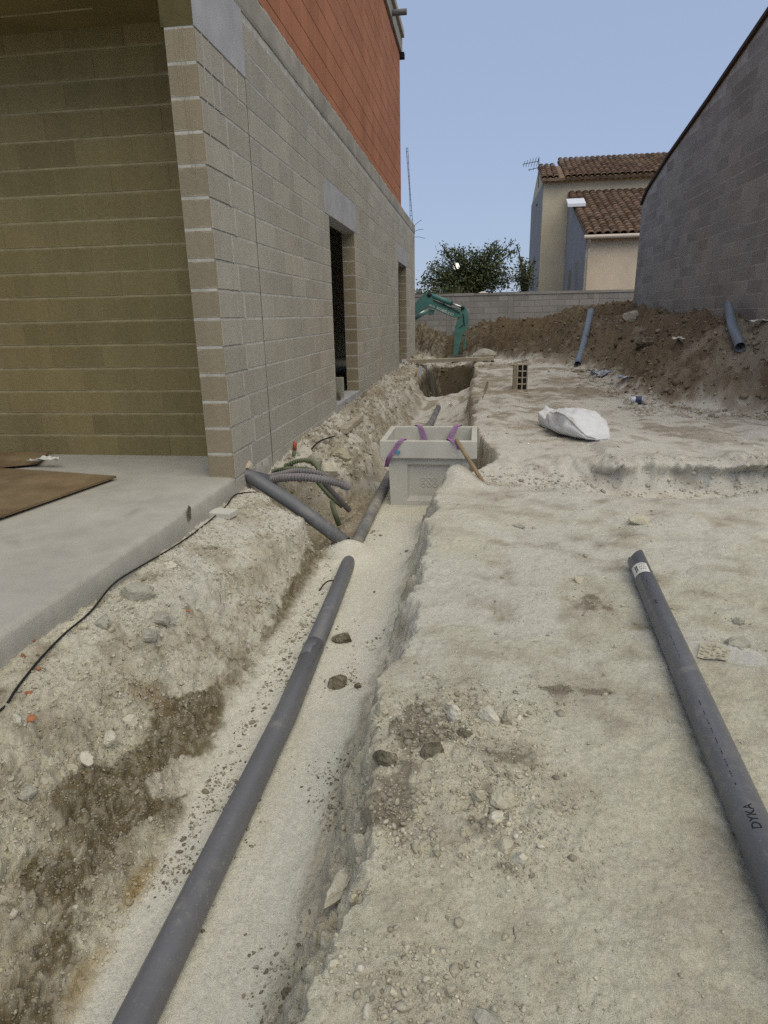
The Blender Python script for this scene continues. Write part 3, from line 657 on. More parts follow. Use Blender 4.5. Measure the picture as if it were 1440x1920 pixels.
# ------------------------------------------------------------------ gable wall on the right
XG = 4.0
gab = thing('gable_building', (XG + .3, 12, 0), 'tall windowless building of dark weathered blocks with a sloping roof edge', 'building')
tops = [(1200, 388), (1215, 358), (1255, 295), (1330, 190), (1440, 30)]
tp = [atx(x, y, XG) for x, y in tops]; prof = [(p[1], p[2]) for p in tp]; prof[0] = (17.95, prof[0][1])
sl = (prof[-1][1] - prof[-2][1]) / (prof[-1][0] - prof[-2][0]); prof.append((6.0, prof[-1][1] + sl * (6.0 - prof[-1][0])))
poly = [(17.95, -.5)] + prof + [(6.0, -.5)]
gw = MB().prism(poly, XG + .003, XG + 5.0, lambda u, v, d: (d, u, v)).build('gable_wall', 'mortar_dark', gab)
py = np.array([p[0] for p in prof])[::-1]; pz = np.array([p[1] for p in prof])[::-1]
items = []
for a, b, za, zb in courses(6.0, 17.95, .4, 7.6, [], shift=.21, mort=.010):
    ta, tb = np.interp(a, py, pz), np.interp(b, py, pz)
    if min(ta, tb) > zb: items.append(((XG + .03 + J(), (a + b) / 2, (za + zb) / 2), (.06, b - a, zb - za), 'x-', 'block_dark', gw))
lay(items)
mb = MB()
for (a, b) in zip(prof[:-1], prof[1:]):
    mb.add([(XG - .05, a[0], a[1] + .004), (XG + 5, a[0], a[1] + .004), (XG + 5, b[0], b[1] + .004), (XG - .05, b[0], b[1] + .004),
            (XG - .05, a[0], a[1] + .07), (XG + 5, a[0], a[1] + .07), (XG + 5, b[0], b[1] + .07), (XG - .05, b[0], b[1] + .07)],
           [(0, 1, 2, 3), (7, 6, 5, 4), (0, 4, 5, 1), (3, 2, 6, 7), (0, 3, 7, 4), (1, 5, 6, 2)])
mb.build('roof_edge', 'rebar', gab)

# ------------------------------------------------------------------ boundary wall at the back
YB = 23.6
zl_, zr_ = aty(780, 549, YB)[2], aty(1185, 534, YB)[2]
bw = thing('boundary_wall', (1, YB, 0), 'low grey block boundary wall behind the spoil heap', 'wall')
zt = (zl_ + zr_) / 2; nb = math.floor(zt / .2); zt = nb * .2
bcore = MB().box((-12, YB + .003, -.3), (9, YB + .2, zt)).build('wall_core', 'mortar_far', bw)
items = [(((a + b) / 2, YB + .03 + J(), (za + zb) / 2), (b - a, .06, zb - za), 'y-', 'block_far', bcore) for a, b, za, zb in courses(-12, 9, .8, zt, [(x - .09, x + .09, 0, 9) for x in (-6.1, -.95, 1.18, 4.05)], mort=.012, gap=.012)]
lay(items)
for x in (-6.1, -.95, 1.18, 4.05): MB().box((x - .085, YB - .002, -.3), (x + .085, YB + .1, zt)).build('concrete_post', 'block_far', bw)
mb = MB(); xs = np.arange(-12, 9.01, .7)
for a, b in zip(xs[:-1], xs[1:]): mb.box((a + .002, YB - .025, zt + .003), (b - .002, YB + .22, zt + .085 + random.uniform(-.008, .008)))
mb.build('coping', 'block_dark', bw)

# ------------------------------------------------------------------ neighbouring house
YM, YL = 33.0, 27.0
nh = thing('neighbour_house', (7.5, 31, 0), 'cream rendered neighbour house with two brown canal-tile roofs', 'house')
xl = aty(1014, 450, YM)[0]; xm = aty(1056, 450, YM)[0]; xlf = aty(1098, 480, YL)[0]; xm = xlf
ze = aty(1020, 338, YM)[2]; zle = aty(1140, 439, YL - .3)[2]; zlt = aty(1140, 360, YM)[2]
MB().prism([(YM, -.5), (YM, ze - .05), (YM + 3.2, aty(1140, 296, YM + 3.2)[2] - .35), (YM + 6.6, ze - .05), (YM + 6.6, -.5)], xl, 13.5, lambda u, v, d: (d, u, v)).build('main_wall', 'render_up', nh)
MB().prism([(YM - .01, -.5), (YM - .01, zlt - .06), (YL, zle - .06), (YL, -.5)], xlf, 13.5, lambda u, v, d: (d, u, v)).build('lean_to_wall', 'render', nh)
MB().prism([(YM - .012, -.5), (YM - .012, zlt - .062), (YL + .02, zle - .062), (YL + .02, -.5)], xlf - .03, xlf - .003, lambda u, v, d: (d, u, v)).build('side_wall', 'render_grey', nh)
MB().box((xl - .03, YM + .02, -.5), (xl - .002, YM + 6.5, ze - .1)).build('side_render', 'render_grey', nh)
# annex sliver at far left
MB().box((aty(998, 520, YM + 3)[0], YM + 2.6, -.5), (xl - .04, YM + 6, aty(998, 480, YM + 3)[2])).build('annex_wall', 'render_grey', nh)
def tile_mesh(w, L):
    V = []; F = []; n = 6
    for j, (yy, sc) in enumerate(((0, 1.08), (L, .88))):
        for q in range(n + 1):
            a = math.pi * q / n; V.append((-math.cos(a) * w / 2 * sc, yy, math.sin(a) * w * .36 * sc + (.016 if j == 0 else 0)))
    for j, (yy, sc) in enumerate(((0, .92), (L, .74))):
        for q in range(n + 1):
            a = math.pi * q / n; V.append((-math.cos(a) * w / 2 * sc, yy, math.sin(a) * w * .36 * sc - .006 + (.016 if j == 0 else 0)))
    for q in range(n):
        F += [(q, q + 1, n + 2 + q, n + 1 + q)]; b = 2 * (n + 1)
        F += [(q, b + q, b + q + 1, q + 1)]
    return V, F
def roof(x0, x1, y0, z0, y1, z1, cw, cap, clip=None):
    L = math.hypot(y1 - y0, z1 - z0); ang = math.atan2(z1 - z0, y1 - y0); tl = .37; nr = int(L / tl) + 1; nc = int((x1 - x0) / cw)
    cs, sn = math.cos(ang), math.sin(ang)
    deck = MB().prism([(y0, z0 - .02), (y1, z1 - .02), (y1, z1 - .12), (y0, z0 - .12)], x0 - .02, x1, lambda u, v, d: (d, u, v)).build('roof', 'tile', nh)
    V, F = tile_mesh(cw * .98, tl + .05); V = [(a, b * cs - c * sn, b * sn + c * cs) for a, b, c in V]
    me = bpy.data.meshes.new('roof_tile'); me.from_pydata(V, [], F); me.materials.append(M['tile']); me.polygons.foreach_set('use_smooth', [True] * len(me.polygons)); me.update()
    L_ = []
    for i in range(nc):
        for j in range(nr):
            p = (x0 + cw * (i + .5) + random.uniform(-.008, .008), y0 + j * tl * cs, z0 + j * tl * sn + random.uniform(0, .008))
            ok, d = in_frame(p, 5)
            if ok and p[0] < 12: L_.append((d, p))
    L_.sort(); mb = MB()
    for k, (d, p) in enumerate(L_):
        if k < cap: link('roof_tile', me, p, deck)
        else: mb.add([(v[0] + p[0], v[1] + p[1], v[2] + p[2]) for v in V], F)
    if mb.V: tag(mb.build('roof_tile_courses', 'tile', deck, True), kind='stuff')
    return deck
r1 = roof(xlf - .05, 12.0, YL - .3, zle, YM, zlt, .30, 200)
ze2 = ze + .02; rz = aty(1140, 296, YM + 3.2)[2]
xr0 = aty(1046, 305, YM + 3)[0]
r2 = roof(xl - .12, xr0, YM - .35, ze2, YM + 1.9, ze2 + (rz - ze2) * .66, .26, 20)
r3 = roof(xr0 + .01, 12.5, YM - .35, ze2, YM + 3.2, rz, .26, 80)
mb = MB()
for i in range(int((12 - xl) / .26)): mb.tube([(xl + .26 * i, YM - .30, ze2 - .06), (xl + .26 * i, YM, ze2 - .04)], .10, 8)
mb.build('genoise_course', 'tile_edge', nh)
MB().tube([(xlf - .15, YL - .36, zle - .08), (12, YL - .36, zle - .08)], .075, 10).build('gutter', 'gutter', nh)
MB().tube([(xlf + .06, YL - .33, zle - .14), (xlf + .10, YL - .06, zle - .45), (xlf + .10, YL - .06, -.3)], .05, 10).build('downpipe', 'gutter', nh)
q = [0, 0, zle + (zlt - zle) * (30.55 - YL + .3) / (YM - YL + .3) + .02]; MB().add([(xlf - .38, 30.2, q[2] - .02), (xlf + .35, 30.2, q[2] - .02), (xlf + .35, 30.9, q[2] + .30), (xlf - .38, 30.9, q[2] + .30), (xlf - .38, 30.2, q[2] + .10), (xlf + .35, 30.2, q[2] + .10), (xlf + .35, 30.9, q[2] + .40), (xlf - .38, 30.9, q[2] + .40)],
    [(0, 3, 2, 1), (4, 5, 6, 7), (0, 1, 5, 4), (1, 2, 6, 5), (2, 3, 7, 6), (3, 0, 4, 7)]).build('chimney_cap', 'skyl', nh)
for (px, pyy, w, h) in ((1068, 525, .5, .5), (1080, 524, .32, .75)):
    p = atx(px, pyy, xlf - .03); f = MB().box((xlf - .045, p[1] - w, p[2] - h), (xlf - .031, p[1] + w, p[2] + h)).build('window', 'render_grey', nh)
    MB().box((xlf - .049, p[1] - w + .1, p[2] - h + .08), (xlf - .0455, p[1] + w - .1, p[2] + h - .08)).build('pane', 'pane', f)
# aerial
an = thing('roof_aerial', aty(1010, 345, YM), 'black television aerial on a mast at the corner of the neighbour house', 'aerial')
a0, a1 = aty(1009.5, 352, YM - .4), aty(1010.5, 296, YM - .4); MB().tube([a0, a1], .022, 6).build('mast', 'metal', an)
def yagi(pa, pb, n, ln):
    a, b = aty(*pa, YM - .4), aty(*pb, YM - .4); bm = MB().tube([a, b], .015, 5).build('boom', 'metal', an)
    for i in range(n):
        c = a + (b - a) * (i + .5) / n; s = ln * (.6 + .4 * i / n); MB().tube([c - (.25 * s, -.2 * s, s * .9), c + (.25 * s, -.2 * s, s * .9)], .010, 4).build('element', 'metal', bm)
yagi((980, 308), (1011, 302), 6, .22); yagi((990, 319), (1026, 310), 5, .10)
bk = aty(1009, 345, YM - .1); MB().box((bk[0] - .05, YM - .45, bk[2] - .9), (bk[0], YM + .1, bk[2] - .84)).build('bracket', 'metal', an)

# ------------------------------------------------------------------ trees beyond the wall
def leaves_mesh(C, S, name, parent):
    n = len(C); a = RNG.normal(size=(n, 3)); a /= np.linalg.norm(a, axis=1)[:, None]; b = np.cross(a, RNG.normal(size=(n, 3))); b /= np.linalg.norm(b, axis=1)[:, None]
    V = np.stack([C - a * S[:, None], C + b * S[:, None] * .42, C + a * S[:, None], C - b * S[:, None] * .42], 1).reshape(-1, 3)
    me = bpy.data.meshes.new(name); me.from_pydata(V.tolist(), [], np.arange(n * 4).reshape(-1, 4).tolist()); me.materials.append(M['leaf']); me.update()
    return link(name, me, (0, 0, 0), parent)
YT = 27.0
def tree(base, shoots, label, lv=90, spread=.42, ls=.085):
    t = thing('leafy_tree', base, label, 'tree', 'trees beyond the boundary wall'); base = np.array(base, float); mb = MB()
    top = base + (0, 0, 1.6); mb.tube([base, top], [.16, .11], 8); C = []
    for tip, w in shoots:
        tip = np.array(tip, float); mid = (top + tip) / 2 + (0, 0, .35); pth = spline([top, mid, tip], 8); mb.tube(pth, np.linspace(.06, .012, 8), 5)
        for k in range(int(lv * w)):
            u = random.random() ** .6; p = pth[0] + (pth[-1] - pth[0]) * 0; i = u * 7; j = int(min(i, 6)); p = pth[j] + (pth[j + 1] - pth[j]) * (i - j)
            s = spread * (1.25 - .95 * u) * w ** .5; C.append(p + np.array([random.gauss(0, s), random.gauss(0, s), random.gauss(0, s * .8)]))
    mb.build('trunk', 'bark', t); C = np.array(C); gp = aty(856, 499, YT); dist = np.hypot(C[:, 0] * gp[1] / C[:, 1] - gp[0], (C[:, 2] - CAMZ) * gp[1] / C[:, 1] + CAMZ - gp[2])
    C = C[(dist > .16) | (RNG.random(len(C)) < .12)]; leaves_mesh(C, RNG.uniform(.6, 1.25, len(C)) * ls, 'crown', t)
    return t
def sh(L): return [(aty(px, pyy, YT + random.uniform(-.9, .9)), w) for px, pyy, w in L]
tree((aty(880, 560, YT)[0], YT, 0), sh([(830, 462, .7), (833, 470, 1.0), (850, 468, 1), (868, 470, 1.2), (893, 473, 1.3), (905, 480, 1.2), (917, 466, 1.0), (932, 455, .8), (931, 462, 1), (945, 470, .9), (962, 452, .35), (965, 470, .8), (815, 493, 1), (803, 503, .8), (795, 520, .8), (790, 530, .7), (860, 490, 1.6), (880, 500, 2.4), (905, 505, 2.4), (930, 495, 2), (845, 505, 2.2), (825, 515, 2), (920, 520, 2.4), (880, 525, 2.4), (840, 530, 2.2), (950, 510, 1.6), (945, 530, 1.8), (810, 535, 1.4)]),
     'wide dark olive-green tree rising above the boundary wall', 330, .36, .062)
tree((aty(985, 560, YT)[0], YT + .4, 0), sh([(970, 458, .25), (977, 482, .55), (985, 490, .5), (995, 505, .6), (1001, 488, .2), (978, 500, .9), (985, 515, .9), (968, 520, .8), (990, 528, .7)]), 'sparse small tree between the wide tree and the neighbour house', 230, .34, .062)
hd = thing('clipped_hedge', (aty(800, 545, 26)[0], 26, 0), 'low dark hedge at the left end of the boundary wall', 'hedge')
C = np.stack([RNG.uniform(-4.0, -.6, 3500), RNG.uniform(25.6, 26.6, 3500), RNG.uniform(.9, aty(800, 541, 26)[2], 3500)], 1); leaves_mesh(C, RNG.uniform(.05, .1, 3500), 'foliage', hd)
MB().box((-4.0, 25.75, 0), (-.6, 26.45, 2.2)).build('hedge_core', 'leaf', hd)
# rising moon behind the tree
def sphere(c, r, n=16, m=10):
    V = []; F = []
    for j in range(m + 1):
        for i in range(n):
            a, b = 2 * math.pi * i / n, math.pi * j / m; V.append((c[0] + r * math.sin(b) * math.cos(a), c[1] + r * math.sin(b) * math.sin(a), c[2] + r * math.cos(b)))
    for j in range(m):
        for i in range(n): F.append((j * n + i, (j + 1) * n + i, (j + 1) * n + (i + 1) % n, j * n + (i + 1) % n))
    return V, F
mm = bpy.data.materials.new('moonlight'); mm.use_nodes = True; em = mm.node_tree.nodes['Principled BSDF']; em.inputs['Emission Color'].default_value = (1, .86, .62, 1); em.inputs['Emission Strength'].default_value = 1.6; em.inputs['Base Color'].default_value = (.5, .48, .42, 1)
tag(mk('moon', *sphere(aty(856, 499, 1500), 6.0), mm, None, True), 'pale yellow moon glowing through the tree', 'moon')
# white thing on top of the wall
p = aty(906, 534, YB + .1); tag(mk('white_rubble', [(p[0] - .16, YB, zt + .085), (p[0] + .14, YB, zt + .085), (p[0] + .17, YB + .15, zt + .085), (p[0] - .13, YB + .16, zt + .085), (p[0] - .05, YB + .03, zt + .13), (p[0] + .06, YB + .04, zt + .14), (p[0] + .05, YB + .1, zt + .13)], [(0, 1, 5, 4), (1, 2, 6, 5), (2, 3, 6), (3, 4, 6), (3, 0, 4), (4, 5, 6), (0, 3, 2, 1)], 'paper'), 'flat white piece of rubble lying on the boundary wall coping', 'rubble')
# ------------------------------------------------------------------ pipes in and beside the trench
def end_cut(c, s_): return .035 * c + (.02 if s_ > .55 else 0) - (.03 if c < -.8 else 0)
def pipe(name, pts, r, mat, label, cat='pipe', n=28, hollow=.004, end1=None, group=None):
    o = MB().tube(pts, r, n, hollow=hollow, end1=end1).build(name, mat, None, True)
    return tag(o, label, cat, group)
ZP = -.315
trench_pipe = pipe('drain_pipe', [(-.832, .2, ZP), (-.822, 1.2, ZP), (-.815, 2.4, ZP - .005), (-.835, 3.0, ZP - .005)], .0525, 'pvc', 'long grey plastic drain pipe lying along the trench in the foreground')
mb = MB().tube([(-.834, 2.86, ZP - .005), (-.838, 3.02, ZP - .005)], .0535, 28).tube([(-.836, 3.0, ZP - .006), (-.86, 3.6, ZP - .012), (-.905, 4.55, ZP - .03)], .0525, 28)
tag(mb.build('drain_pipe', 'pvc', None, True), 'short grey drain pipe socketed to the long one and vanishing under white sand', 'pipe')
pA = pipe('drain_pipe', [(-.905, 4.50, -.33), (-.90, 5.0, -.315), (-.91, 5.9, -.31), (-.93, 6.9, -.33), (-.86, 8.2, -.37), (-.80, 9.6, -.39)], .05, 'pvc_dusty', 'dusty drain pipe running past the left side of the concrete chamber')
pipe('drain_pipe', [(-.80, 9.7, -.385), (-.72, 11.0, -.37), (-.69, 12.4, -.33)], .05, 'pvc_dusty', 'dusty drain pipe farther up the trench behind the chamber')
pw = atx(463, 893, XW); ground_end = atz(648, 1018, -.28)
pipe('side_pipe', [pw + (-.15, -.06, .06), pw + (.03, .0, .0), (pw + ground_end) / 2 + (0, 0, .03), ground_end], .055, 'pvc', 'thick grey pipe sloping from the house corner down into the trench')
# loose pipe on the right
pr0, pr1 = np.array([.92, 3.50, .062]), np.array([.70, .55, .060])
pr0[2] = max(Hs(pr0[0], pr0[1]), Hs(.91, 3.2)) + .05; pr1[2] = max(Hs(.74, 1.2), Hs(.70, .8)) + .052
lp = thing('loose_pipe', (pr0 + pr1) / 2 * (1, 1, 0), 'loose grey plastic pipe with a white sticker lying on the right bank', 'pipe')
MB().tube([pr1, pr1 + (pr0 - pr1) * .5, pr0], .050, 40, hollow=.0035, end1=lambda c, s_: .075 * c - .025 * s_ + (.025 if c < -.85 else 0)).build('tube', 'pvc', lp, True)
ax = (pr0 - pr1) / np.linalg.norm(pr0 - pr1); sdx = np.array([ax[1], -ax[0], 0]); sdx /= np.linalg.norm(sdx); upx = np.cross(sdx, ax)
def on_pipe(s, ang, lift=.0006, r=.050): return pr0 - ax * s + (sdx * math.cos(ang) + upx * math.sin(ang)) * (r + lift)
V = []; F = []
for i in range(2):
    for k in range(13): V.append(on_pipe(.20 + .125 * i + .012 * (k - 6) / 6 * 0, R(68) + R(105) * k / 12))
for k in range(12): F.append((k, k + 1, 14 + k, 13 + k))
mk('sticker', V, F, 'paper', lp, True)
def wrapbar(s0, s1, a0, a1, name='printed_bar', lift=.0012):
    V = []; 
    for k in range(4):
        a = a0 + (a1 - a0) * k / 3; V += [on_pipe(s0, a, lift), on_pipe(s1, a, lift)]
    mk(name, V, [(2 * k, 2 * k + 1, 2 * k + 3, 2 * k + 2) for k in range(3)], 'ink', lp)
wrapbar(.225, .30, R(140), R(146)); wrapbar(.225, .295, R(130), R(136))
for k in range(7):
    for j in range(3): wrapbar(.215 + .03 * j, .215 + .03 * j + .008 + .012 * ((k * 3 + j) % 2), R(80 + 6 * k), R(82 + 6 * k))
def text_mesh(body, size):
    cu = bpy.data.curves.new('lettering', 'FONT'); cu.body = body; cu.size = size; cu.align_x = 'LEFT'; cu.resolution_u = 3
    o = bpy.data.objects.new('lettering', cu); COL.objects.link(o); dg = bpy.context.evaluated_depsgraph_get(); dg.update()
    me = bpy.data.meshes.new_from_object(o.evaluated_get(dg)); V = np.array([v.co[:] for v in me.vertices]); F = [tuple(p.vertices) for p in me.polygons]
    bpy.data.objects.remove(o); bpy.data.curves.remove(cu); bpy.data.meshes.remove(me); return V, F
def pipe_text(body, size, s_start, ang):
    V, F = text_mesh(body, size)
    P = [on_pipe(s_start - v[0], ang + (v[1] - size * .35) / .05, .0012) for v in V]; mk('lettering', P, F, 'ink', lp)
pipe_text('DYKA', .034, 2.06, R(106)); pipe_text('DYKA', .016, .70, R(112))
for s0, n in ((.40, 5), (.98, 13), (1.45, 26)):       # faint line of small print, unreadable in the photograph
    for k in range(n): wrapbar(s0 + .017 * k + .006 * ((k * 5) % 3), s0 + .017 * k + .006 * ((k * 5) % 3) + .003 + .006 * ((k * 7) % 4) / 3, R(111), R(113.5), 'small_print')
# pipes leaning on the heaps
a, b = on_ground(1083, 688), aty(1108, 583, 17.0)
pipe('leaning_pipe', spline([a + (0, 0, .05), (a + b) / 2 + (.0, 0, -.08), b], 10), .075, 'pvc_blue', 'slender blue-grey pipe leaning against the spoil heap below the boundary wall')
a = on_ground(1384, 662); d = aty(1365, 572, a[1] + 1.6)
pipe('leaning_pipe', [d, (a + d) / 2, a + (0, -.05, .08)], .066, 'pvc_blue', 'blue-grey pipe on the heap by the gable wall with its open end facing us')

# ------------------------------------------------------------------ precast inspection chamber
B0, B1, BX0, BX1, ZBt = 5.78, 6.62, -.865, .035, .285
ch = thing('inspection_chamber', ((BX0 + BX1) / 2, (B0 + B1) / 2, -.37), 'pale precast concrete inspection chamber standing in the trench', 'chamber')
def ringbox(mb, x0, x1, y0, y1, z0, z1, w, taper=0):
    o0 = [(x0 + taper, y0 + taper), (x1 - taper, y0 + taper), (x1 - taper, y1 - taper), (x0 + taper, y1 - taper)]; o1 = [(x0, y0), (x1, y0), (x1, y1), (x0, y1)]
    i1 = [(x0 + w, y0 + w), (x1 - w, y0 + w), (x1 - w, y1 - w), (x0 + w, y1 - w)]; i0 = [(x0 + w + taper, y0 + w + taper), (x1 - w - taper, y0 + w + taper), (x1 - w - taper, y1 - w - taper), (x0 + w + taper, y1 - w - taper)]
    V = [(*p, z0) for p in o0] + [(*p, z1) for p in o1] + [(*p, z1) for p in i1] + [(*p, z0) for p in i0]; F = []
    for a in range(0, 16, 4):
        for k in range(4): F.append((a + k, a + (k + 1) % 4, (a + 4 + (k + 1) % 4) % 16, (a + 4 + k) % 16))
    mb.add(V, F)
def bev(o, w=.006):
    m = o.modifiers.new('bevel', 'BEVEL'); m.width = w; m.segments = 2; m.limit_method = 'ANGLE'; return o
mb = MB(); ringbox(mb, BX0, BX1, B0, B1, ZBt - .165, ZBt, .055); rim = bev(mb.build('rim', 'boxc', ch))
bx0, bx1, by0, by1, bz1 = BX0 + .075, BX1 - .075, B0 + .06, B1 - .06, ZBt - .168
mb = MB(); ringbox(mb, bx0, bx1, by0 + .075, by1, -.42, bz1, .05, .012); body = mb.build('body', 'boxc', ch)
# front wall with a recessed knock-out panel
px0, px1, pz0, pz1 = bx0 + .17, bx1 - .17, -.31, bz1 - .065
yf_ = lambda z: by0 + .012 * (bz1 - z) / .55
P = [(bx0 + .012, -.42), (bx1 - .012, -.42), (bx1, bz1), (bx0, bz1)]; Q = [(px0, pz0), (px1, pz0), (px1, pz1), (px0, pz1)]
V = [(x, yf_(z), z) for x, z in P] + [(x, yf_(z), z) for x, z in Q] + [(x + .022 * sx, by0 + .052, z + .024 * sz) for (x, z), sx, sz in zip(Q, (1, -1, -1, 1), (1.6, 1.6, -1, -1))] + [(x, by0 + .072, z) for x, z in P]
F = [(k, (k + 1) % 4, 4 + (k + 1) % 4, 4 + k) for k in range(4)] + [(4 + k, 4 + (k + 1) % 4, 8 + (k + 1) % 4, 8 + k) for k in range(4)] + [(8, 9, 10, 11)] + [(12 + (k + 1) % 4, 12 + k, k, (k + 1) % 4) for k in range(4)]
front = bev(mk('front_panel', V, F, 'boxc', ch), .003)
cxp, czp = (px0 + px1) / 2 + .005, (pz0 + pz1) / 2 - .005
for i in range(3):
    for j in range(2):
        th = np.linspace(0, 2 * math.pi, 17); c0 = (cxp + (i - 1) * .056, by0 + .0515, czp + (j - .5) * .052)
        MB().tube([(c0[0] + .019 * math.cos(q), c0[1], c0[2] + .019 * math.sin(q)) for q in th], .0070, 6, cap=False).build('knockout_ring', 'boxc', front, True)
MB().box((bx0 + .03, by0 + .10, -.41), (bx1 - .03, by1 - .03, -.36)).build('base', 'boxc', ch)
# sand left inside
V = [(bx0 + .02, by1 - .35, ZBt - .19), (bx0 + .02, by1 - .03, ZBt - .16), (bx0 + .05, by0 + .15, ZBt - .20), (bx0 + .20, by1 - .2, ZBt - .10), (bx0 + .38, by0 + .2, ZBt - .22), (bx0 + .36, by1 - .05, ZBt - .22), (bx0 + .1, by1 - .3, -.3), (bx0 + .02, by0 + .1, -.3)]
# lifting straps
def strap(path, side, label, w=.05, extra=None):
    t = thing('lifting_strap', np.mean(np.array(path), 0), label, 'strap', 'purple lifting straps'); MB().ribbon(spline(path, 24), side, w, .005).build('webbing', 'strap', t)
    return t
zt_ = ZBt + .006
x = -.545
strap([(x - .10, B1 + .03, zt_ - .25), (x - .05, B1 + .012, zt_ - .02), (x - .03, B1 - .03, zt_ + .003), (x + .0, B1 - .062, zt_ - .015), (x + .05, B1 - .10, zt_ - .16), (x + .06, B1 - .16, zt_ - .30)], (1, 0, 0), 'left purple strap hanging over the back rim of the chamber')
x = -.20
strap([(x + .10, B1 + .03, zt_ - .25), (x + .06, B1 + .012, zt_ - .02), (x + .04, B1 - .03, zt_ + .003), (x + .01, B1 - .062, zt_ - .015), (x - .06, B1 - .12, zt_ - .16), (x - .07, B1 - .2, zt_ - .30)], (1, 0, 0), 'right purple strap hanging over the back rim of the chamber')
x = -.69
st = strap([(x + .08, B0 + .10, zt_ - .10), (x + .05, B0 + .045, zt_ + .002), (x + .02, B0 - .008, zt_ - .006), (x - .03, B0 - .012, zt_ - .08), (x - .08, B0 - .012, zt_ - .15), (x - .105, B0 + .02, zt_ - .20), (x - .13, B0 + .12, zt_ - .28)], (1, 0, 0), 'purple strap with a blue tag over the front rim of the chamber', .045)
MB().box((x - .02, B0 - .030, zt_ - .125), (x + .018, B0 - .022, zt_ - .095)).build('tag', 'bluetag', st)
x = -.215
strap([(x - .02, B0 + .10, zt_ - .10), (x - .01, B0 + .05, zt_ + .002), (x + .03, B0 - .010, zt_ - .002), (x + .075, B0 - .055, zt_ - .03), (x + .09, B0 - .06, zt_ - .07)], (1, 0, 0), 'purple strap looped round the leaning wooden pole at the front rim', .045)
a, b = np.array([-.145, B0 - .045, zt_ + .0]), on_ground(903, 905) + np.array([0, 0, .0]); b[1] = max(b[1], 5.35)
dv = (b - a) / np.linalg.norm(b - a)
tag(MB().tube([a - dv * .03, a, a + dv * .25, b + dv * .08], [.012, .019, .020, .017], 14).build('wooden_pole', 'wood', None, True), 'round wooden pole leaning on the front of the chamber', 'pole')
a, b = on_ground(914, 722), np.array([-.05, B1 - .16, ZBt - .22])
tag(MB().tube([a + (0, 0, .05), (a + b) / 2 + (0, 0, .02), b], .018, 10).build('wooden_pole', 'wood', None, True), 'long thin wooden pole reaching from the trench edge down into the chamber', 'pole')

# ------------------------------------------------------------------ conduits by the house corner
def corr(pts, r, n=160, ring=.10, lab='', mat='hose', name='corrugated_conduit'):
    P = spline(pts, n); rr = r * (1 + ring * np.where(np.arange(n) % 3 == 0, 1, -.6)); return tag(MB().tube(P, rr, 12).build(name, mat, None, False), lab, 'conduit')
def P3(px, pyy, z): return atz(px, pyy, z)
corr([P3(505, 900, .02), P3(530, 896, .06), P3(570, 895, .10), P3(610, 900, .10), P3(640, 908, .07), P3(652, 912, .03)], .031, 105, .22, 'thick grey corrugated conduit arching over the pit beside the house corner')
corr([P3(508, 893, .05), P3(535, 887, .09), P3(560, 883, .12), P3(595, 886, .11), P3(620, 897, .05)], .023, 90, .22, 'second grey corrugated conduit just behind the thick one')
corr([P3(512, 884, .06), P3(540, 879, .10), P3(575, 880, .12), P3(590, 886, .10)], .020, 66, .18, 'short olive green corrugated conduit under the green loop', 'hose_g')
corr([P3(535, 874, .08), P3(560, 864, .13), P3(580, 864, .14), P3(595, 874, .12), P3(598, 888, .07)], .020, 72, .18, 'green corrugated conduit curling in a loop by the wall', 'hose_g')
corr([P3(505, 906, .0), P3(500, 899, .03), P3(512, 886, .07), P3(540, 876, .09), P3(548, 873, .09)], .008, 40, 0, 'thin black wire curving along the conduits by the wall', 'cable', 'thin_wire')
g = thing('upright_conduit', P3(551, 868, .04), 'green conduit stub standing upright with an orange taped end', 'conduit')
q0, q1, q2 = P3(551, 868, .04), None, None; q0[2] = .0; yq = q0[1]; q1, q2 = aty(552, 843, yq), aty(553.5, 829, yq)
MB().tube([q0, (q0 + q1) / 2 + (-.01, 0, 0), q1], .019, 12).build('stem', 'hose_g', g, True); MB().tube([q1, q2, q2 + (.004, 0, .004)], [.021, .020, .010], 12).build('taped_end', 'redcap', g, True)
a, b = P3(608, 906, .0), P3(655, 957, -.27)
tag(MB().tube([a, b], .024, 14, hollow=.003).build('steel_conduit', 'hose', None, True), 'straight grey conduit sloping down into the pit', 'conduit')
a, b = P3(594, 902, -.02), P3(642, 950, -.27)
tag(MB().tube([a, (a + b) / 2 + (0, 0, -.02), b], .020, 10).build('green_conduit', 'hose_g', None, True), 'olive conduit lying beside the straight grey one in the pit', 'conduit')
a, b = P3(622, 940, -.10), P3(636, 985, -.32)
tag(MB().tube([a, (a + b) / 2 + (-.01, 0, .01), b], .022, 10).build('green_conduit', 'hose_g', None, True), 'short green conduit sticking up from the bottom of the pit', 'conduit')
# black cable along the slab
pth = []
for px, pyy in [(-40, 1375), (0, 1335), (35, 1290), (75, 1240), (120, 1193), (170, 1150), (215, 1096), (268, 1062), (322, 1030), (370, 997), (420, 955), (438, 932), (455, 926), (480, 925)]:
    p = on_ground(max(px, 2), pyy) if px > 0 else on_ground(2, 1335) + np.array([-.06, -.1, 0]) * (-px / 40)
    if p[0] < XW + .012: p = atx(px, pyy, XW + .012)
    pth.append(p + (0, 0, .008))
tag(MB().tube(spline(pth, 90), .0048, 8).build('power_cable', 'cable', None, True), 'thin black cable trailing along the edge of the concrete slab', 'cable')

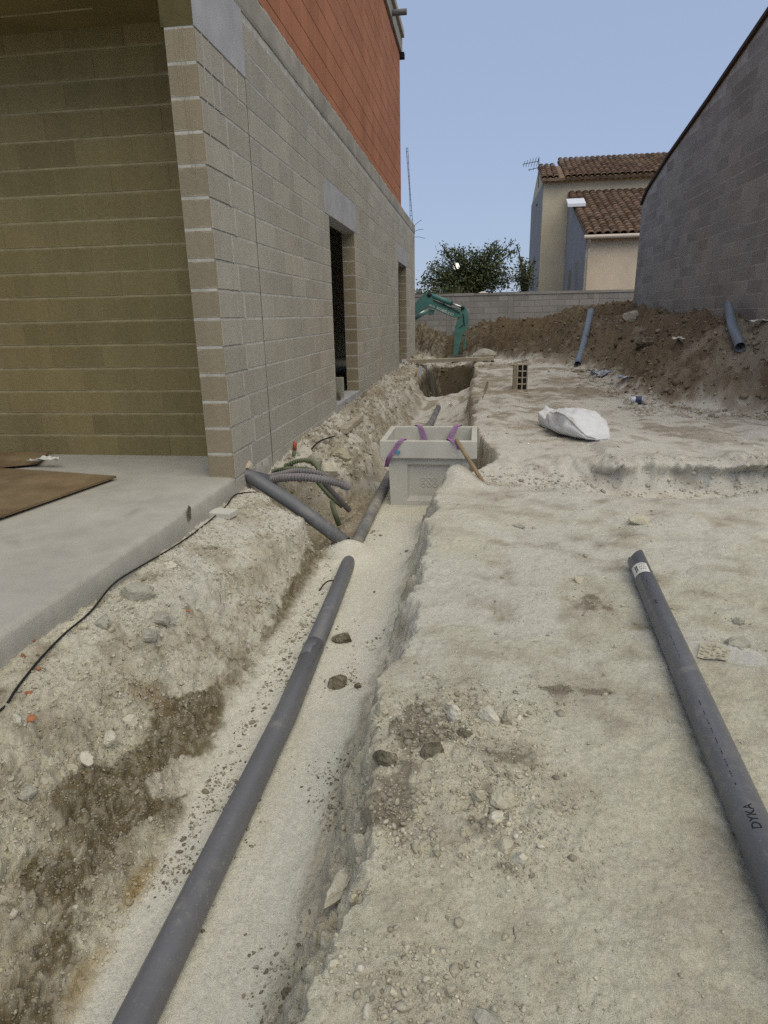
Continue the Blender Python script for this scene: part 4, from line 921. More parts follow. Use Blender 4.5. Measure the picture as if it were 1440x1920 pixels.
# ------------------------------------------------------------------ things on the slab
def sheet(name, pts, z, th, mat, label, cat):
    o = MB().prism([(p[0], p[1]) for p in pts], z, z + th, lambda u, v, d: (u, v, d + .012 * math.sin(u * 1.3))).build(name, mat); return tag(o, label, cat)
c = [atz(218, 893, ZF + .03), atz(-60, 990, ZF + .03), atz(-260, 920, ZF + .03), atz(-160, 868, ZF + .03), atz(75, 884, ZF + .03)]
sheet('plywood_sheet', c, ZF + .013, .016, 'ply', 'large brown plywood sheet lying on the concrete slab', 'plywood')
c = [atz(92, 851, ZF + .015), atz(72, 872, ZF + .015), atz(-120, 890, ZF + .015), atz(-150, 851, ZF + .015)]
sheet('plywood_sheet', c, ZF + .0125, .012, 'ply', 'smaller brown plywood sheet behind the large one against the recess wall', 'plywood')
def crumple(name, c, w, d, h, mat, label, cat, seed, nx=12, ny=8):
    V = []; F = []
    for i in range(nx):
        for j in range(ny):
            u, v = i / (nx - 1) - .5, j / (ny - 1) - .5; a = np.array([u * 5 + seed]); b = np.array([v * 5 + seed * 2.3])
            V.append((c[0] + u * w * (1 - .3 * v) + .03 * w * float(fbm(a, b, 3, 4)[0]), c[1] + v * d, c[2] + h * (.5 + .9 * float(fbm(a * .8, b * .8, 3, seed)[0])) + .006))
    for i in range(nx - 1):
        for j in range(ny - 1): k = i * ny + j; F.append((k, k + ny, k + ny + 1, k + 1))
    o = mk(name, V, F, mat, None, True); so_ = o.modifiers.new('thickness', 'SOLIDIFY'); so_.thickness = .002; return tag(o, label, cat)
crumple('torn_paper', atz(86, 868, ZF + .04), .26, .07, .05, 'paper', 'crumpled white paper lying on the plywood sheet', 'paper', 3)
MB().prism([(-.02, -.05), (.02, -.045), (.035, .03), (.01, .05), (-.015, .02)], 0, .006, lambda u, v, d: (XW + .004 + d, atx(352, 962, XW)[1] + u, atx(352, 962, XW)[2] + v)).build('form_hole', 'clod', slab_o)
mb = MB(); V, F = sphere((0, 0, 0), 1, 10, 7); pf = atx(464, 872, XW)
mb.add([(pf[0] + .012 + v[0] * .03, pf[1] + v[1] * .05 * (1 + .3 * math.sin(9 * v[2])), pf[2] - .02 + v[2] * .05 * (1 + .3 * math.sin(7 * v[1]))) for v in V], F); mb.build('sealing_foam', 'foam', house)

# ------------------------------------------------------------------ wood and odds and ends along the wall
def bar(name, a, b, w, h, mat, label, cat, up=(0, 0, 1)):
    a, b = np.asarray(a, float), np.asarray(b, float); o = MB(); d = b - a; s_ = np.cross(d, up); s_ /= np.linalg.norm(s_); u = np.cross(s_, d); u /= np.linalg.norm(u)
    V = [p + s_ * w / 2 * i + u * h / 2 * j for p in (a, b) for i, j in ((-1, -1), (1, -1), (1, 1), (-1, 1))]
    return tag(bev(mk(name, V, [(0, 1, 2, 3), (7, 6, 5, 4), (0, 4, 5, 1), (1, 5, 6, 2), (2, 6, 7, 3), (3, 7, 4, 0)], mat), .004), label, cat)
a, b = on_ground(645, 815), on_ground(676, 787); bar('timber_offcut', a + (0, 0, .04), b + (0, 0, .04), .09, .06, 'wood_pale', 'pale timber offcut lying on the rubble below the first doorway', 'timber')
a, b = on_ground(752, 681), on_ground(926, 673); a[0] = XW + .05; zz = max(a[2], b[2], Hs(-1.3, a[1]), .06) + .03; a[2] = aty(752, 678, a[1])[2]; b = aty(926, 672, a[1]); bar('long_plank', a, b, .22, .09, 'wood_pale', 'long pale plank laid across the far trench', 'plank')
for (px, pyy, w, h, lab) in ((637, 742, .10, .30, 'short concrete block stub standing on the first door sill'), (631, 752, .07, .12, 'small dark rubble piece in the near corner of the first door sill')):
    p = atx(px, pyy, XI + .08); p[2] = .25; o = bar('block_stub', p + (0, 0, 0), p + (0, 0, h), w, .12, 'stone_g' if h > .2 else 'clod', lab, 'block', (1, 0, 0))
p = aty(755, 655, 16.2); bar('block_stub', (XI + .1, 16.3, .25), (XI + .1, 16.3, .75), .15, .2, 'block_pillar', 'block stub standing in the far window opening', 'block', (1, 0, 0))
p = on_ground(779, 706)
tl = thing('trowel', p, 'small trowel with a yellow handle stuck in the rubble beside the wall', 'trowel')
MB().tube([p + (0, 0, .0), p + (.05, 0, .16)], .02, 8).build('handle', 'tile_edge', tl, True); MB().prism([(.04, .02), (.12, -.0), (.16, .20), (.09, .22)], 0, .02, lambda u, v, d: (p[0] + u, p[1] + d, p[2] + v)).build('blade', 'can', tl)
# a bent wire in the rubble
tag(MB().tube(spline([on_ground(585, 845) + (0, 0, .02), on_ground(600, 836) + (0, 0, .05), on_ground(628, 826) + (0, 0, .05)], 12), .008, 6).build('bent_wire', 'cable'), 'black wire lying on the rubble behind the orange taped conduit', 'wire')
p = on_ground(598, 1108); tag(MB().tube(spline([p, p + (.05, .05, .05), p + (.13, .06, .05)], 10), .005, 6).build('bent_wire', 'rebar'), 'bent rusty wire poking from the left trench side by the short pipe', 'wire')

# ------------------------------------------------------------------ hollow brick, sack, can, litter
p = on_ground(975, 732); hb = thing('hollow_block', p, 'upright hollow block with eight square cells on the far bank', 'block')
w, h, dd = .175, .43, .20; z0 = p[2] - .01; x0 = p[0] - .06; y0 = p[1]; mb = MB()
xs_ = [0, .018, .018 + .0605, .018 + .0605 + .018, .018 + .121 + .018, .175]; zs_ = [0, .016] 
for k in range(4): zs_ += [zs_[-1] + .0865, zs_[-1] + .0865 + .013]
wallx = [(0, .018), (.0785, .0965), (.157, .175)]; 
for a_, b_ in wallx: mb.box((x0 + a_, y0, z0), (x0 + b_, y0 + dd, z0 + h))
for i in (0, 1):
    xa, xb = (.018, .0785) if i == 0 else (.0965, .157)
    for k in range(5): zc = z0 + .0085 + k * (h - .017) / 4; mb.box((x0 + xa - .001, y0 + .002, zc - .0085), (x0 + xb + .001, y0 + dd - .002, zc + .0085))
mb.box((x0 + .005, y0 + dd - .02, z0 + .004), (x0 + .17, y0 + dd - .004, z0 + h - .004)); mb.build('shell', 'wood_pale', hb)
MB().box((x0 - .055, y0 + .004, z0), (x0 - .002, y0 + dd - .01, z0 + h - .01)).build('side_face', 'block_pillar', hb)

def sack():
    pl, pr_ = on_ground(1026, 800), on_ground(1130, 824); sk = thing('white_sack', (pl + pr_) / 2, 'plump white woven sack tied at one end lying on the bank', 'sack')
    d = pr_ - pl; d[2] = 0; L = np.linalg.norm(d); d /= L; s_ = np.array([d[1], -d[0], 0])      # s_ points to the camera side
    if s_[1] > 0: s_ = -s_
    S = [(-.05, .09, .20, .0), (.0, .11, .235, .0), (.05, .095, .20, .0), (.10, .075, .15, .01), (.15, .09, .155, .02), (.24, .17, .20, .02), (.36, .23, .255, .02), (.47, .25, .285, .02), (.58, .25, .285, .01), (.68, .235, .265, 0), (.77, .20, .21, 0), (.84, .17, .12, 0), (.92, .13, .05, 0), (1.03, .06, .014, 0)]
    K = np.array(S); t = np.linspace(-.05, 1.03, 70); wv, hv, bv = [np.interp(t, K[:, 0], K[:, i]) for i in (1, 2, 3)]; n = 40; V = []; F = []
    for i, tt in enumerate(t):
        c = pl + d * (tt * L); zb = Hs(c[0], c[1])
        for q in range(n):
            a = 2 * math.pi * q / n; ca, sa = math.cos(a), math.sin(a)
            fold = 1 + .05 * math.sin(6 * a + 9 * tt) * math.exp(-((tt - .13) / .16) ** 2) * 2.2 + .22 * (.30 - abs(float(fbm(np.array([ca * 1.4 + tt * 4.5]), np.array([sa * 1.4 + tt * 1.5]), 3, 19)[0]))) + .08 * float(fbm(np.array([ca * 4 + tt * 9]), np.array([sa * 4]), 3, 23)[0])
            # pinched seam ridge towards the camera side
            rd = abs((a - R(40)) % (2 * math.pi)); rd = min(rd, 2 * math.pi - rd); fold += .10 * math.exp(-(rd / .16) ** 2) * float(ss(.35, .6, np.array(tt)))
            zz = (.5 + .5 * (abs(sa) ** .8) * (1 if sa > 0 else -1)); 
            V.append(c + s_ * wv[i] * ca * fold + np.array([0, 0, zb - c[2] + bv[i] + hv[i] * zz * fold - .01]))
    m = len(t)
    for i in range(m - 1):
        for q in range(n): F.append((i * n + q, i * n + (q + 1) % n, (i + 1) * n + (q + 1) % n, (i + 1) * n + q))
    F.append(tuple(range(n))); F.append(tuple((m - 1) * n + q for q in range(n))[::-1])
    mk('sack_body', V, F, 'bag', sk, True)
    qs = int(round(R(40) / (2 * math.pi) * n)); MB().tube([np.array(V[i * n + qs]) + s_ * .004 for i in range(28, m - 2)], .007, 6).build('seam', 'seam', sk, True)
sack()
p = on_ground(1193, 757); cn = thing('drinks_can', p, 'small silver and blue drinks can lying on its side at the heap toe', 'can')
dx = np.array([.99, -.12, 0]); c = p + (0, 0, .05); ra = .05
MB().tube([c - dx * .088, c - dx * .082, c - dx * .07, c + dx * .07, c + dx * .082, c + dx * .088], [.036, .040, ra, ra, .040, .036], 20).build('can_body', 'can', cn, True)
MB().tube([c - dx * .02, c + dx * .06], ra + .0008, 20, cap=False).build('printed_band', 'can_b', cn, True)
MB().tube([c - dx * .10, c - dx * .089], [.03, .036], 14).build('end_cap', 'paper', cn, True)
crumple('plastic_film', on_ground(1128, 708) + (0, 0, .03), .42, .30, .12, 'plast', 'crumpled strip of clear bluish plastic film at the foot of the heap', 'plastic', 5, 18, 10)
crumple('plastic_scrap', on_ground(1172, 712) + (0, 0, .02), .24, .14, .05, 'plast', 'little plastic scrap right of the larger film', 'plastic', 8)
crumple('paper_scrap', on_ground(1270, 641) + (0, 0, .03), .17, .15, .05, 'paper', 'white paper scrap halfway up the right heap', 'paper', 9, 8, 6)
crumple('plaster_scrap', on_ground(1424, 611) + (0, 0, .04), .26, .16, .05, 'paper', 'pale plaster piece high on the heap at the right edge', 'plaster', 12, 8, 6)
p = on_ground(1332, 1228); wr = thing('plastic_wrapper', p, 'flattened clear plastic wrapper with a printed paper label beside the loose pipe', 'wrapper')
def patch(name, x0, x1, y0, y1, z, mat, par, rot=-.42, nx=14, ny=10, rnd=True):
    V = []; F = []
    for i in range(nx):
        for j in range(ny):
            u, v = x0 + (x1 - x0) * i / (nx - 1), y0 + (y1 - y0) * j / (ny - 1)
            if rnd: e = ((u - (x0 + x1) / 2) / (x1 - x0) * 2); v *= (1 - .5 * abs(e) ** 4)
            X, Y = p[0] + u * math.cos(rot) - v * math.sin(rot), p[1] + u * math.sin(rot) + v * math.cos(rot)
            V.append((X, Y, Hs(X, Y) + z + .003 * math.sin(23 * u + 5) + .004 * math.sin(31 * v)))
    for i in range(nx - 1):
        for j in range(ny - 1): k = i * ny + j; F.append((k, k + ny, k + ny + 1, k + 1))
    return mk(name, V, F, mat, par, True)
patch('film', -.09, .20, -.07, .08, .009, 'clear', wr); lb = patch('label', -.045, .065, -.05, .05, .014, 'stone', wr, rnd=False)
for i_ in range(5):
    for j_ in range(5):
        if (i_ * 3 + j_) % 4: u0 = -.038 + .020 * i_; v0 = -.042 + .018 * j_; patch('print_line', u0, u0 + .013, v0, v0 + .004 + .003 * ((i_ + j_) % 2), .0175, 'stone_g', lb, rnd=False, nx=2, ny=2)

# ------------------------------------------------------------------ excavator behind the house end
YX = 21.2
ex = thing('mini_excavator', (-5.6, YX, 0), 'teal green excavator with its bent arm reaching down behind the house end', 'excavator')
def pp(L): return [(aty(px, pyy, YX)[0], aty(px, pyy, YX)[2]) for px, pyy in L]
def plate(name, L, half, mat, par=ex, world=False, yo=0):
    poly = L if world else pp(L); o = MB().prism(poly, YX + yo + half, YX + yo - half, lambda u, v, d: (u, d, v)).build(name, mat, par); return bev(o, .012)
boom = plate('boom', [(700, 640), (712, 618), (745, 588), (780, 567), (795, 552), (801, 549), (807, 550), (809, 556), (813, 562), (840, 573), (862, 583), (867, 588), (864, 595), (852, 595), (838, 590), (815, 580), (806, 577), (800, 577), (790, 583), (765, 602), (730, 636), (712, 652), (702, 652)], .17, 'teal')
plate('boom_bracket', [(806, 580), (815, 582), (812, 590), (805, 591), (803, 586)], .10, 'teal', boom)
c0, c1, c2 = [np.array([*aty(x, y, YX)]) for x, y in ((806, 553), (847, 569), (868, 577))]
MB().tube([c0, c1], .075, 14).build('arm_cylinder', 'teal', boom, True); MB().tube([c1 - (c1 - c0) * .02, c1 + (c1 - c0) * .01], .085, 14).build('gland', 'teal_dark', boom, True); MB().tube([c1, c2], .035, 10).build('rod', 'chrome', boom, True)
MB().tube([c0 - (0, .2, 0), c0 + (0, .2, 0)], .07, 14).build('pivot_pin', 'teal_dark', boom, True); MB().tube([c2 - (0, .16, 0), c2 + (0, .16, 0)], .06, 14).build('pivot_pin', 'teal_dark', boom, True)
for k, (A, B) in enumerate((((812, 560), (845, 580)), ((813, 563), (862, 587)), ((830, 572), (866, 582)))):
    a, b = aty(*A, YX - .19), aty(*B, YX - .19); MB().tube(spline([a, (a + b) / 2 + (0, -.02, .06 - .03 * k), b], 12), .014, 6).build('hydraulic_hose', 'teal_dark', boom, True)
a, b = aty(778, 598, YX - .22), aty(803, 582, YX - .22); MB().tube([a, b], .05, 12).build('boom_cylinder', 'teal', boom, True); a, b = aty(778, 592, YX - .20), aty(797, 583, YX - .20); MB().tube([a, b], .025, 10).build('boom_rod', 'chrome', boom, True)
stick = plate('stick', [(864, 578), (869, 574), (874, 577), (878, 586), (879, 600), (877, 614), (873, 622), (868, 625), (865, 637), (861, 655), (858, 668), (853, 672), (849, 667), (851, 650), (852, 630), (854, 610), (859, 595), (862, 586)], .13, 'teal')
plate('stick_slot', [(867.5, 587), (870, 592), (872, 611), (870, 612), (868, 600)], .004, 'teal_dark', stick, yo=-.135); plate('stick_seam', [(861, 615), (868, 608), (869, 609), (862, 616)], .004, 'teal_dark', stick, yo=-.135)
plate('bucket_link', [(874, 623), (876.5, 624), (872.5, 655), (867.5, 656)], .07, 'teal', stick)
plate('bucket_link', [(868, 653), (873, 656), (861, 668), (858, 664)], .06, 'steel', stick)
plate('bucket', [(851, 668), (862, 664), (872, 670), (876, 682), (868, 693), (856, 697), (846, 690), (848, 678)], .28, 'steel')
# lettering on the boom
for body, (px, pyy), size, fac in (('KOBELCO', (818.3, 579.3), .118, 1), ('SK75', (804, 573.2), .085, 1)):
    V, F = text_mesh(body, size); a, b = aty(819, 577.5, YX - .175), aty(840, 586.5, YX - .175); dr = (b - a) / np.linalg.norm(b - a); dr[1] = 0; ur = np.array([-dr[2], 0, dr[0]]); o_ = aty(px, pyy, YX - .175)
    P = np.array([o_ + dr * v[0] * 1.05 + ur * v[1] for v in V]); P[:, 1] = YX - .175; mk('lettering', P, F, 'white', boom)
# body of the machine, mostly hidden behind the house
bxx = -5.9
for s_ in (-1, 1): plate('track', [(bxx - 1.25, .12), (bxx - 1.1, 0.0), (bxx + 1.1, 0.0), (bxx + 1.25, .12), (bxx + 1.27, .36), (bxx + 1.1, .55), (bxx - 1.1, .55), (bxx - 1.27, .36)], .20, 'teal_dark', ex, True, s_ * .62)
hs = plate('house_body', [(bxx - 1.25, .66), (bxx + .75, .66), (bxx + .78, 1.1), (bxx + .3, 1.25), (bxx - .3, 1.55), (bxx - 1.15, 1.5), (bxx - 1.3, 1.2)], .82, 'teal', ex, True)
plate('turntable', [(bxx - .5, .552), (bxx + .5, .552), (bxx + .5, .657), (bxx - .5, .657)], .45, 'teal_dark', ex, True)
cab = plate('cab', [(bxx - .25, 1.26), (bxx + .74, 1.14), (bxx + .70, 1.8), (bxx + .45, 2.5), (bxx - .30, 2.5)], .38, 'teal', ex, True, .42)
plate('cab_window', [(bxx - .1, 1.6), (bxx + .62, 1.6), (bxx + .38, 2.4), (bxx - .15, 2.4)], .384, 'glass_dark', cab, True, .42)
# ------------------------------------------------------------------ single stones
SKIRT = []
def rock(name, px, pyy, wpx, hpx, mat, label, seed, cat='stone', flat=.62, sink=.38, group=None, elong=None, rot=0.0):
    p = on_ground(px, pyy); dpt = -(RM.T @ (p - CAM))[2]; a = wpx * dpt / F_PX / 2; b = (elong or a * .8)
    c = hpx * dpt / F_PX / 2 * 1.1 * flat / .55; rg = np.random.default_rng(seed)
    if mat == 'clod' and pyy > 1300 and px > 700: sink, flat = .60, .5
    V, F = [], []; SKIRT.append((p[0], p[1], a * 1.3, mat))
    n, m = 14, 9
    pl = rg.normal(size=(13, 3)); pl /= np.linalg.norm(pl, axis=1)[:, None]; off = rg.uniform(.50, .88, 13)
    Sv, F = sphere((0, 0, 0), 1, n, m)
    for v in Sv:
        v = np.array(v); k = 1.0
        for q, o_ in zip(pl, off):
            dd_ = v @ q
            if dd_ > o_ * .999: k = min(k, o_ / dd_)
        v = v * k * (1 + (.16 if mat == 'clod' else .06) * float(fbm(np.array([v[0] * 3 + seed]), np.array([v[1] * 3 + v[2] * 2]), 3, seed)[0]))
        x, y = v[0] * a, v[1] * b; V.append((p[0] + x * math.cos(rot) - y * math.sin(rot), p[1] + x * math.sin(rot) + y * math.cos(rot), p[2] + v[2] * c + c * (1 - 2 * sink)))
    return tag(mk(name, V, F, mat, None, False), label, cat, group)
ROCKS = [
 ('limestone_rock', 916, 1338, 52, 44, 'stone_w', 'largest pale rock of the rubble cluster on the right bank'),
 ('limestone_rock', 950, 1345, 30, 40, 'stone', 'cream rock touching the right side of the largest pale rock'),
 ('limestone_rock', 852, 1340, 34, 46, 'stone_w', 'upright pale rock left of the largest rock in the cluster'),
 ('limestone_rock', 846, 1320, 26, 24, 'stone', 'small cream rock at the upper left of the rubble cluster'),
 ('soil_clod', 876, 1368, 38, 24, 'clod', 'dark clod just below the cream rocks of the cluster'),
 ('soil_clod', 806, 1394, 62, 46, 'clod', 'broad dark earth clod at the trench edge beside the cluster'),
 ('soil_clod', 768, 1372, 40, 30, 'clod', 'dark gravelly clod hanging on the right trench edge'),
 ('soil_clod', 724, 1414, 56, 34, 'clod', 'dark clod overhanging the trench below the cluster'),
 ('limestone_rock', 716, 1328, 42, 46, 'stone', 'pale chunk jutting from the right trench edge above the cluster'),
 ('limestone_rock', 944, 1490, 62, 46, 'stone', 'flat-topped pale rock in the middle of the right bank'),
 ('limestone_rock', 898, 1488, 34, 32, 'stone', 'smaller rock left of the flat-topped pale rock'),
 ('limestone_rock', 930, 1530, 36, 34, 'stone_w', 'rounded pale rock just below the flat-topped one'),
 ('limestone_rock', 948, 1584, 42, 30, 'stone', 'cream rock above the small white rock on the right bank'),
 ('limestone_rock', 974, 1608, 34, 30, 'stone_w', 'small white rock with dark earth beneath on the right bank'),
 ('limestone_rock', 638, 1655, 46, 40, 'stone_w', 'long white limestone slab forming the lip of the trench'),
 ('limestone_rock', 662, 1684, 24, 24, 'stone', 'angular cream stone right beside the long white slab'),
 ('soil_clod', 641, 1195, 46, 22, 'clod', 'flat dark clod on the trench sand beside the pipe socket'),
 ('soil_clod', 634, 1279, 50, 24, 'clod', 'largest dark clod on the trench sand'),
 ('soil_clod', 671, 1284, 20, 16, 'clod', 'small dark clod right of the largest one on the trench sand'),
 ('limestone_rock', 204, 1380, 34, 30, 'stone_w', 'white stone at the edge of the dark soil on the left bank'),
 ('limestone_rock', 245, 1350, 30, 32, 'stone_w', 'whitish stone up and right of the white stone in dark soil'),
 ('limestone_rock', 160, 1422, 36, 28, 'stone_w', 'rounded whitish stone, topmost of the row leading down left'),
 ('limestone_rock', 138, 1440, 30, 22, 'stone', 'second stone in the row leading down left'),
 ('limestone_rock', 118, 1449, 22, 18, 'stone', 'third stone in the row leading down left'),
 ('limestone_rock', 84, 1464, 20, 16, 'stone_w', 'fourth little stone in the row leading down left'),
 ('limestone_rock', 48, 1486, 46, 22, 'stone_g', 'flat pointed stone at the lower end of the row on the left'),
 ('limestone_rock', 33, 1348, 20, 26, 'stone_w', 'white stone beside the red shard at the left edge'),
 ('limestone_rock', 256, 1108, 72, 44, 'stone_g', 'big grey rock under the black cable beside the slab'),
 ('limestone_rock', 305, 1160, 50, 26, 'stone_g', 'low grey rock right of the half-buried slab on the left bank'),
 ('limestone_rock', 278, 1188, 46, 30, 'stone_g', 'half-buried dark grey slab on the left bank'),
 ('limestone_rock', 192, 1166, 34, 28, 'stone_g', 'smooth grey stone left of the half-buried slab'),
 ('limestone_rock', 155, 1174, 32, 14, 'stone', 'thin pale flake nearest the cable on the left bank'),
 ('limestone_rock', 322, 1059, 24, 16, 'stone_w', 'bright white stone between the cable and the left trench side'),
 ('limestone_rock', 342, 1056, 14, 12, 'stone_w', 'little white stone right of the bright white one'),
 ('limestone_rock', 400, 1021, 30, 18, 'stone_w', 'white stone halfway between slab corner and trench'),
 ('limestone_rock', 1200, 975, 44, 24, 'stone', 'squared stone block on the sand in front of the ledge'),
 ('limestone_rock', 975, 986, 26, 9, 'stone_g', 'flat grey stone on the sand below the leaning pole'),
 ('limestone_rock', 1085, 1088, 26, 16, 'stone', 'low pale lump up and left of the loose pipe end'),
 ('limestone_rock', 1384, 1164, 24, 16, 'stone_g', 'small grey stone above the plastic wrapper'),
 ('limestone_rock', 1380, 1205, 60, 22, 'stone_g', 'flat oval grey stone between the wrapper and the right edge'),
 ('limestone_rock', 915, 1908, 66, 44, 'stone_g', 'flat bluish grey slab at the very bottom of the picture'),
 ('limestone_rock', 845, 1855, 30, 26, 'stone', 'pale stone above the bottom grey slab'),
 ('limestone_rock', 735, 1858, 34, 20, 'stone', 'pale flat stone near the bottom, left of the grey slab'),
 ('limestone_rock', 540, 1865, 36, 22, 'clod', 'dark clod on the trench sand at the bottom of the picture'),
 ('limestone_rock', 692, 1166, 18, 26, 'stone_w', 'pale angular stone against the left trench side by the pipe') ,
 ('limestone_rock', 1180, 592, 40, 26, 'stone_g', 'big boulder at the corner where heap and gable wall meet'),
 ('limestone_rock', 1215, 640, 60, 24, 'clod', 'long dark earth lump in the upper slope of the right heap'),
 ('limestone_rock', 905, 665, 60, 22, 'stone_g', 'grey slab of rubble above the right end of the long plank'),
 ('limestone_rock', 900, 683, 26, 16, 'stone_w', 'white rubble lump under the right end of the long plank'),
 ('limestone_rock', 590, 862, 44, 30, 'stone_g', 'grey rubble rock behind the green loop of conduit'),
 ('limestone_rock', 620, 880, 40, 34, 'stone_w', 'pale rubble rock right of the green loop of conduit'),
 ('limestone_rock', 640, 850, 50, 26, 'stone', 'pale flat rubble rock below the timber offcut'),
]
for k, (nm, px, pyy, w, h, mt, lab) in enumerate(ROCKS):
    if px == 692: px, pyy, lab = 569, 1166, 'pale angular stone against the left trench side by the pipe'
    rock(nm, px, pyy + h * .25, w, h, mt, lab, 100 + k, 'clod' if 'clod' in nm or mt == 'clod' else 'stone', rot=(k * .7) % 1.2 - .6, elong=None if k != 14 else .10)
for px, pyy, w, h, lab in ((61, 1204, 22, 18, 'red brick shard touching the cable at the left'), (44, 1232, 12, 20, 'upright red shard below the topmost red one'), (72, 1256, 16, 12, 'dull red shard below the cable'), (58, 1348, 32, 16, 'bright orange brick shard near the left edge'), (54, 1302, 26, 14, 'faded reddish shard half buried above the bright orange one'), (351, 1147, 18, 12, 'pinkish shard in the middle of the left bank')):
    rock('brick_shard', px, pyy, w * .75, h * .7, 'brickred', lab, px * 3 + pyy, 'shard')
# timber end and flat stone near the slab corner
p = on_ground(417, 966); tag(bev(MB().prism([(-.10, -.05), (.08, -.07), (.10, .05), (-.07, .07)], 0, .045, lambda u, v, d: (p[0] + u, p[1] + v, p[2] + d - .01)).build('flat_block', 'boxc'), .006), 'flat pale concrete piece beside the slab near the house corner', 'block')

# ------------------------------------------------------------------ loose gravel
def gravel(name, XY, size, cols, lift=.12, local=.5):
    t = (1 + 5 ** .5) / 2
    ico = np.array([(-1, t, 0), (1, t, 0), (-1, -t, 0), (1, -t, 0), (0, -1, t), (0, 1, t), (0, -1, -t), (0, 1, -t), (t, 0, -1), (t, 0, 1), (-t, 0, -1), (-t, 0, 1)]) / 1.902
    fi = np.array([(0, 11, 5), (0, 5, 1), (0, 1, 7), (0, 7, 10), (0, 10, 11), (1, 5, 9), (5, 11, 4), (11, 10, 2), (10, 7, 6), (7, 1, 8), (3, 9, 4), (3, 4, 2), (3, 2, 6), (3, 6, 8), (3, 8, 9), (4, 9, 5), (2, 4, 11), (6, 2, 10), (8, 6, 7), (9, 8, 1)])
    n = len(XY); Z, LC = H(XY[:, 0], XY[:, 1], True)[:2]; cols = cols * (1 - local) + LC * local * RNG.uniform(.75, 1.25, (n, 1)); q = RNG.normal(size=(n, 3, 3)); Q, _ = np.linalg.qr(q)
    sc_ = RNG.uniform(.55, 1.25, (n, 12, 1)); S = ico[None] * sc_ * np.array([1, .8, .6]); S = np.einsum('nij,nkj->nki', Q, S) * size[:, None, None]
    S[:, :, 2] *= .8
    V = (S + np.stack([XY[:, 0], XY[:, 1], Z + size * lift], 1)[:, None]).reshape(-1, 3); F = (fi[None] + 12 * np.arange(n)[:, None, None]).reshape(-1, 3)
    me = bpy.data.meshes.new(name); me.vertices.add(len(V)); me.vertices.foreach_set('co', V.ravel()); me.loops.add(F.size); me.loops.foreach_set('vertex_index', F.ravel().astype(np.int32))
    me.polygons.add(len(F)); me.polygons.foreach_set('loop_start', np.arange(0, F.size, 3, dtype=np.int32)); me.update(calc_edges=True)
    ca = me.color_attributes.new('Col', 'FLOAT_COLOR', 'POINT'); ca.data.foreach_set('color', np.repeat(np.concatenate([cols, np.ones((n, 1))], 1), 12, 0).ravel()); me.materials.append(M['pebble'])
    return link(name, me, (0, 0, 0))
def scat(n, x0, x1, y0, y1, dens, pw=1.0):
    u = RNG.random((n * 4, 2)); Y = y0 * (y1 / y0) ** (u[:, 1] ** pw); X = x0 + (x1 - x0) * u[:, 0]; d = dens(X, Y); k = RNG.random(n * 4) < d; return np.stack([X, Y], 1)[k][:n]
def shades(n, pal, j=.12): p = np.array(pal); c = p[RNG.integers(0, len(p), n)]; return np.clip(c * (1 + RNG.normal(0, j, (n, 1))), .02, .8)
PALE = [(.50, .465, .38), (.56, .53, .46), (.42, .385, .30), (.36, .33, .27), (.47, .41, .30)]; DARK = [(.15, .125, .085), (.20, .175, .125), (.11, .095, .065), (.30, .27, .21)]; BROWN = [(.20, .145, .09), (.30, .24, .17), (.42, .37, .29), (.16, .115, .07)]
def pat(f, s, lo=-.1, hi=.4): return lambda X, Y: ss(lo, hi, fbm(X * f, Y * f, 4, s))
P_ = scat(20000, -1.84, -1.0, .95, 5.2, lambda X, Y: .25 + .75 * ss(-.1, .4, fbm(X * 3, Y * 3, 4, 201)))
tag(gravel('bank_gravel', P_, RNG.gamma(1.3, .0019, len(P_)) * (.6 + .25 * P_[:, 1]) + .0011, shades(len(P_), PALE * 4 + DARK), local=.68), 'loose pale and dark gravel strewn over the left bank', 'gravel', kind='stuff')
def dr(X, Y): return np.clip(.9 * gs(X, Y, -.05, 1.95, .24, .30) + .8 * gs(X, Y, .16, 1.62, .18, .26) + .6 * gs(X, Y, -.18, 1.5, .14, .22) + .4 * gs(X, Y, -.1, 1.0, .3, .12) + .5 * gs(X, Y, .36, 2.22, .3, .04) + .3 * gs(X, Y, .58, 3.02, .15, .12) + .05, 0, 1) ** 1.2 * (X > -.44)
P_ = scat(14000, -.44, 1.3, .9, 4.6, dr)
sz = RNG.gamma(1.5, .0015, len(P_)) * (.7 + .2 * P_[:, 1]) + .0010
CL = [(790, 1360, .10, 260, 1), (820, 1400, .06, 120, 1), (880, 1345, .07, 120, 0), (735, 1540, .06, 160, 1), (765, 1500, .06, 120, 1), (920, 1500, .07, 160, 0), (940, 1560, .06, 120, 0), (965, 1635, .035, 110, 2), (1000, 1330, .05, 90, 1), (1040, 1290, .08, 90, 2), (1110, 1135, .07, 70, 2), (800, 1600, .08, 80, 1), (720, 1850, .10, 160, 0), (830, 1870, .10, 160, 0), (1110, 1620, .05, 50, 2), (690, 1420, .05, 120, 1)]
ex = []; exs = []
for (px, pyy, r, n_, kd) in CL:
    p = atz(px, pyy, 0.0); q = RNG.normal(0, 1, (n_, 2)) * r * np.array([1, .9]) + p[:2]; ex.append(q); exs.append(RNG.gamma(1.3, .0030 if kd < 2 else .0018, n_) + .0016)
for (x_, y_, r, mt) in SKIRT:
    if y_ < 6 and x_ > -2:
        n_ = 26; an = RNG.uniform(0, 6.28, n_); rr = r * RNG.uniform(.7, 1.7, n_); ex.append(np.stack([x_ + rr * np.cos(an), y_ + rr * np.sin(an) * .8], 1)); exs.append(RNG.gamma(1.4, .0016, n_) * (.7 + .3 * y_) + .0012)
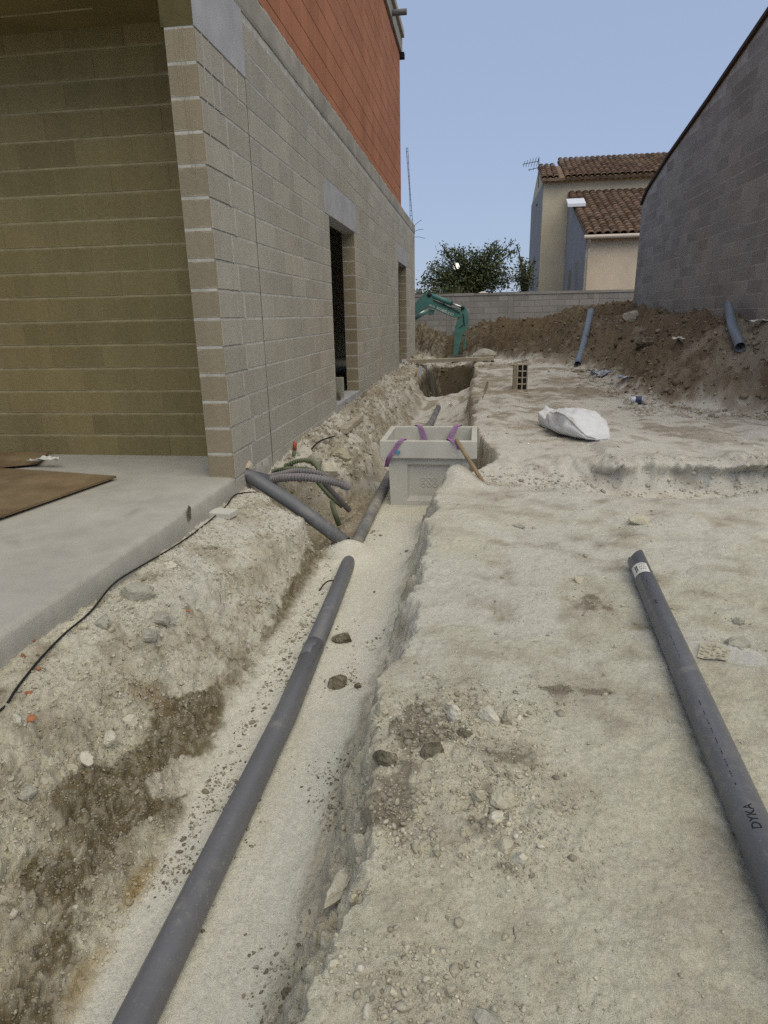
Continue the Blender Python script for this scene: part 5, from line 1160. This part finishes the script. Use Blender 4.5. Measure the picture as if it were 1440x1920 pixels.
P_ = np.concatenate([P_] + ex); sz = np.concatenate([sz] + exs)
kk = (RNG.random(len(P_)) < .02) & (gs(P_[:, 0], P_[:, 1], .0, 1.75, .3, .4) > .3); sz[kk] = RNG.uniform(.006, .015, kk.sum())
tag(gravel('rubble_gravel', P_, sz, shades(len(P_), PALE * 3 + DARK * 2)), 'loose mixed gravel round the rubble cluster on the right bank', 'gravel', kind='stuff')
def ds(X, Y): return ss(.05, .5, fbm(X * 5, Y * 2.5, 4, 207)) * (.35 + .65 * np.clip(gs(X, Y, -.46, 1.7, .10, 9) + gs(X, Y, -.97, 2, .06, 9) + .8 * gs(X, Y, -.5, 3.0, .12, .5), 0, 1))
P_ = scat(3200, -1.02, -.42, .95, 5.4, ds)
tag(gravel('soil_crumbs', P_, RNG.gamma(1.6, .0017, len(P_)) * (.7 + .25 * P_[:, 1]) + .0012, shades(len(P_), DARK * 3 + [(.40, .37, .30)]), local=.1), 'dark soil crumbs sprinkled on the trench sand', 'soil', kind='stuff')
P_ = scat(6500, -1.84, 4.0, 5.0, 14, lambda X, Y: np.where((X > -1.0) & (X < .05), .0, .035 + .9 * ss(-1.1, -1.25, X) + .30 * ss(1.2, 2.4, X) * ss(8, 10, Y)) * (X / Y < .5))
tag(gravel('rubble_scatter', P_, RNG.gamma(1.4, .0065, len(P_)) * (.6 + .05 * P_[:, 1]) + .003, shades(len(P_), PALE * 2 + BROWN)), 'small rubble strewn along the far trench and house wall', 'rubble', kind='stuff')
P_ = scat(9000, -2.5, 4.2, 8, 23, lambda X, Y: ss(.10, .5, np.where(X > 2.0, 1, 0) + np.where(Y > 15.5, 1, 0)) * (X / Y < .47) * (.3 + .7 * ss(-.1, .4, fbm(X, Y, 3, 211))))
tag(gravel('heap_stones', P_, RNG.gamma(1.2, .013, len(P_)) + .004, shades(len(P_), BROWN * 3 + [(.15, .11, .07)] * 4 + [(.45, .42, .36)]), local=.65), 'stones and lumps scattered over the brown spoil heaps', 'stones', kind='stuff')
P_ = scat(1300, .0, 3.2, 4.9, 6.0, lambda X, Y: ss(.30, .02, np.abs(Y - 5.45 + .02 * X)))
tag(gravel('ledge_crumbs', P_, RNG.gamma(1.5, .0055, len(P_)) + .002, shades(len(P_), PALE * 3 + DARK)), 'crumbled lumps along the foot of the ground ledge', 'rubble', kind='stuff')
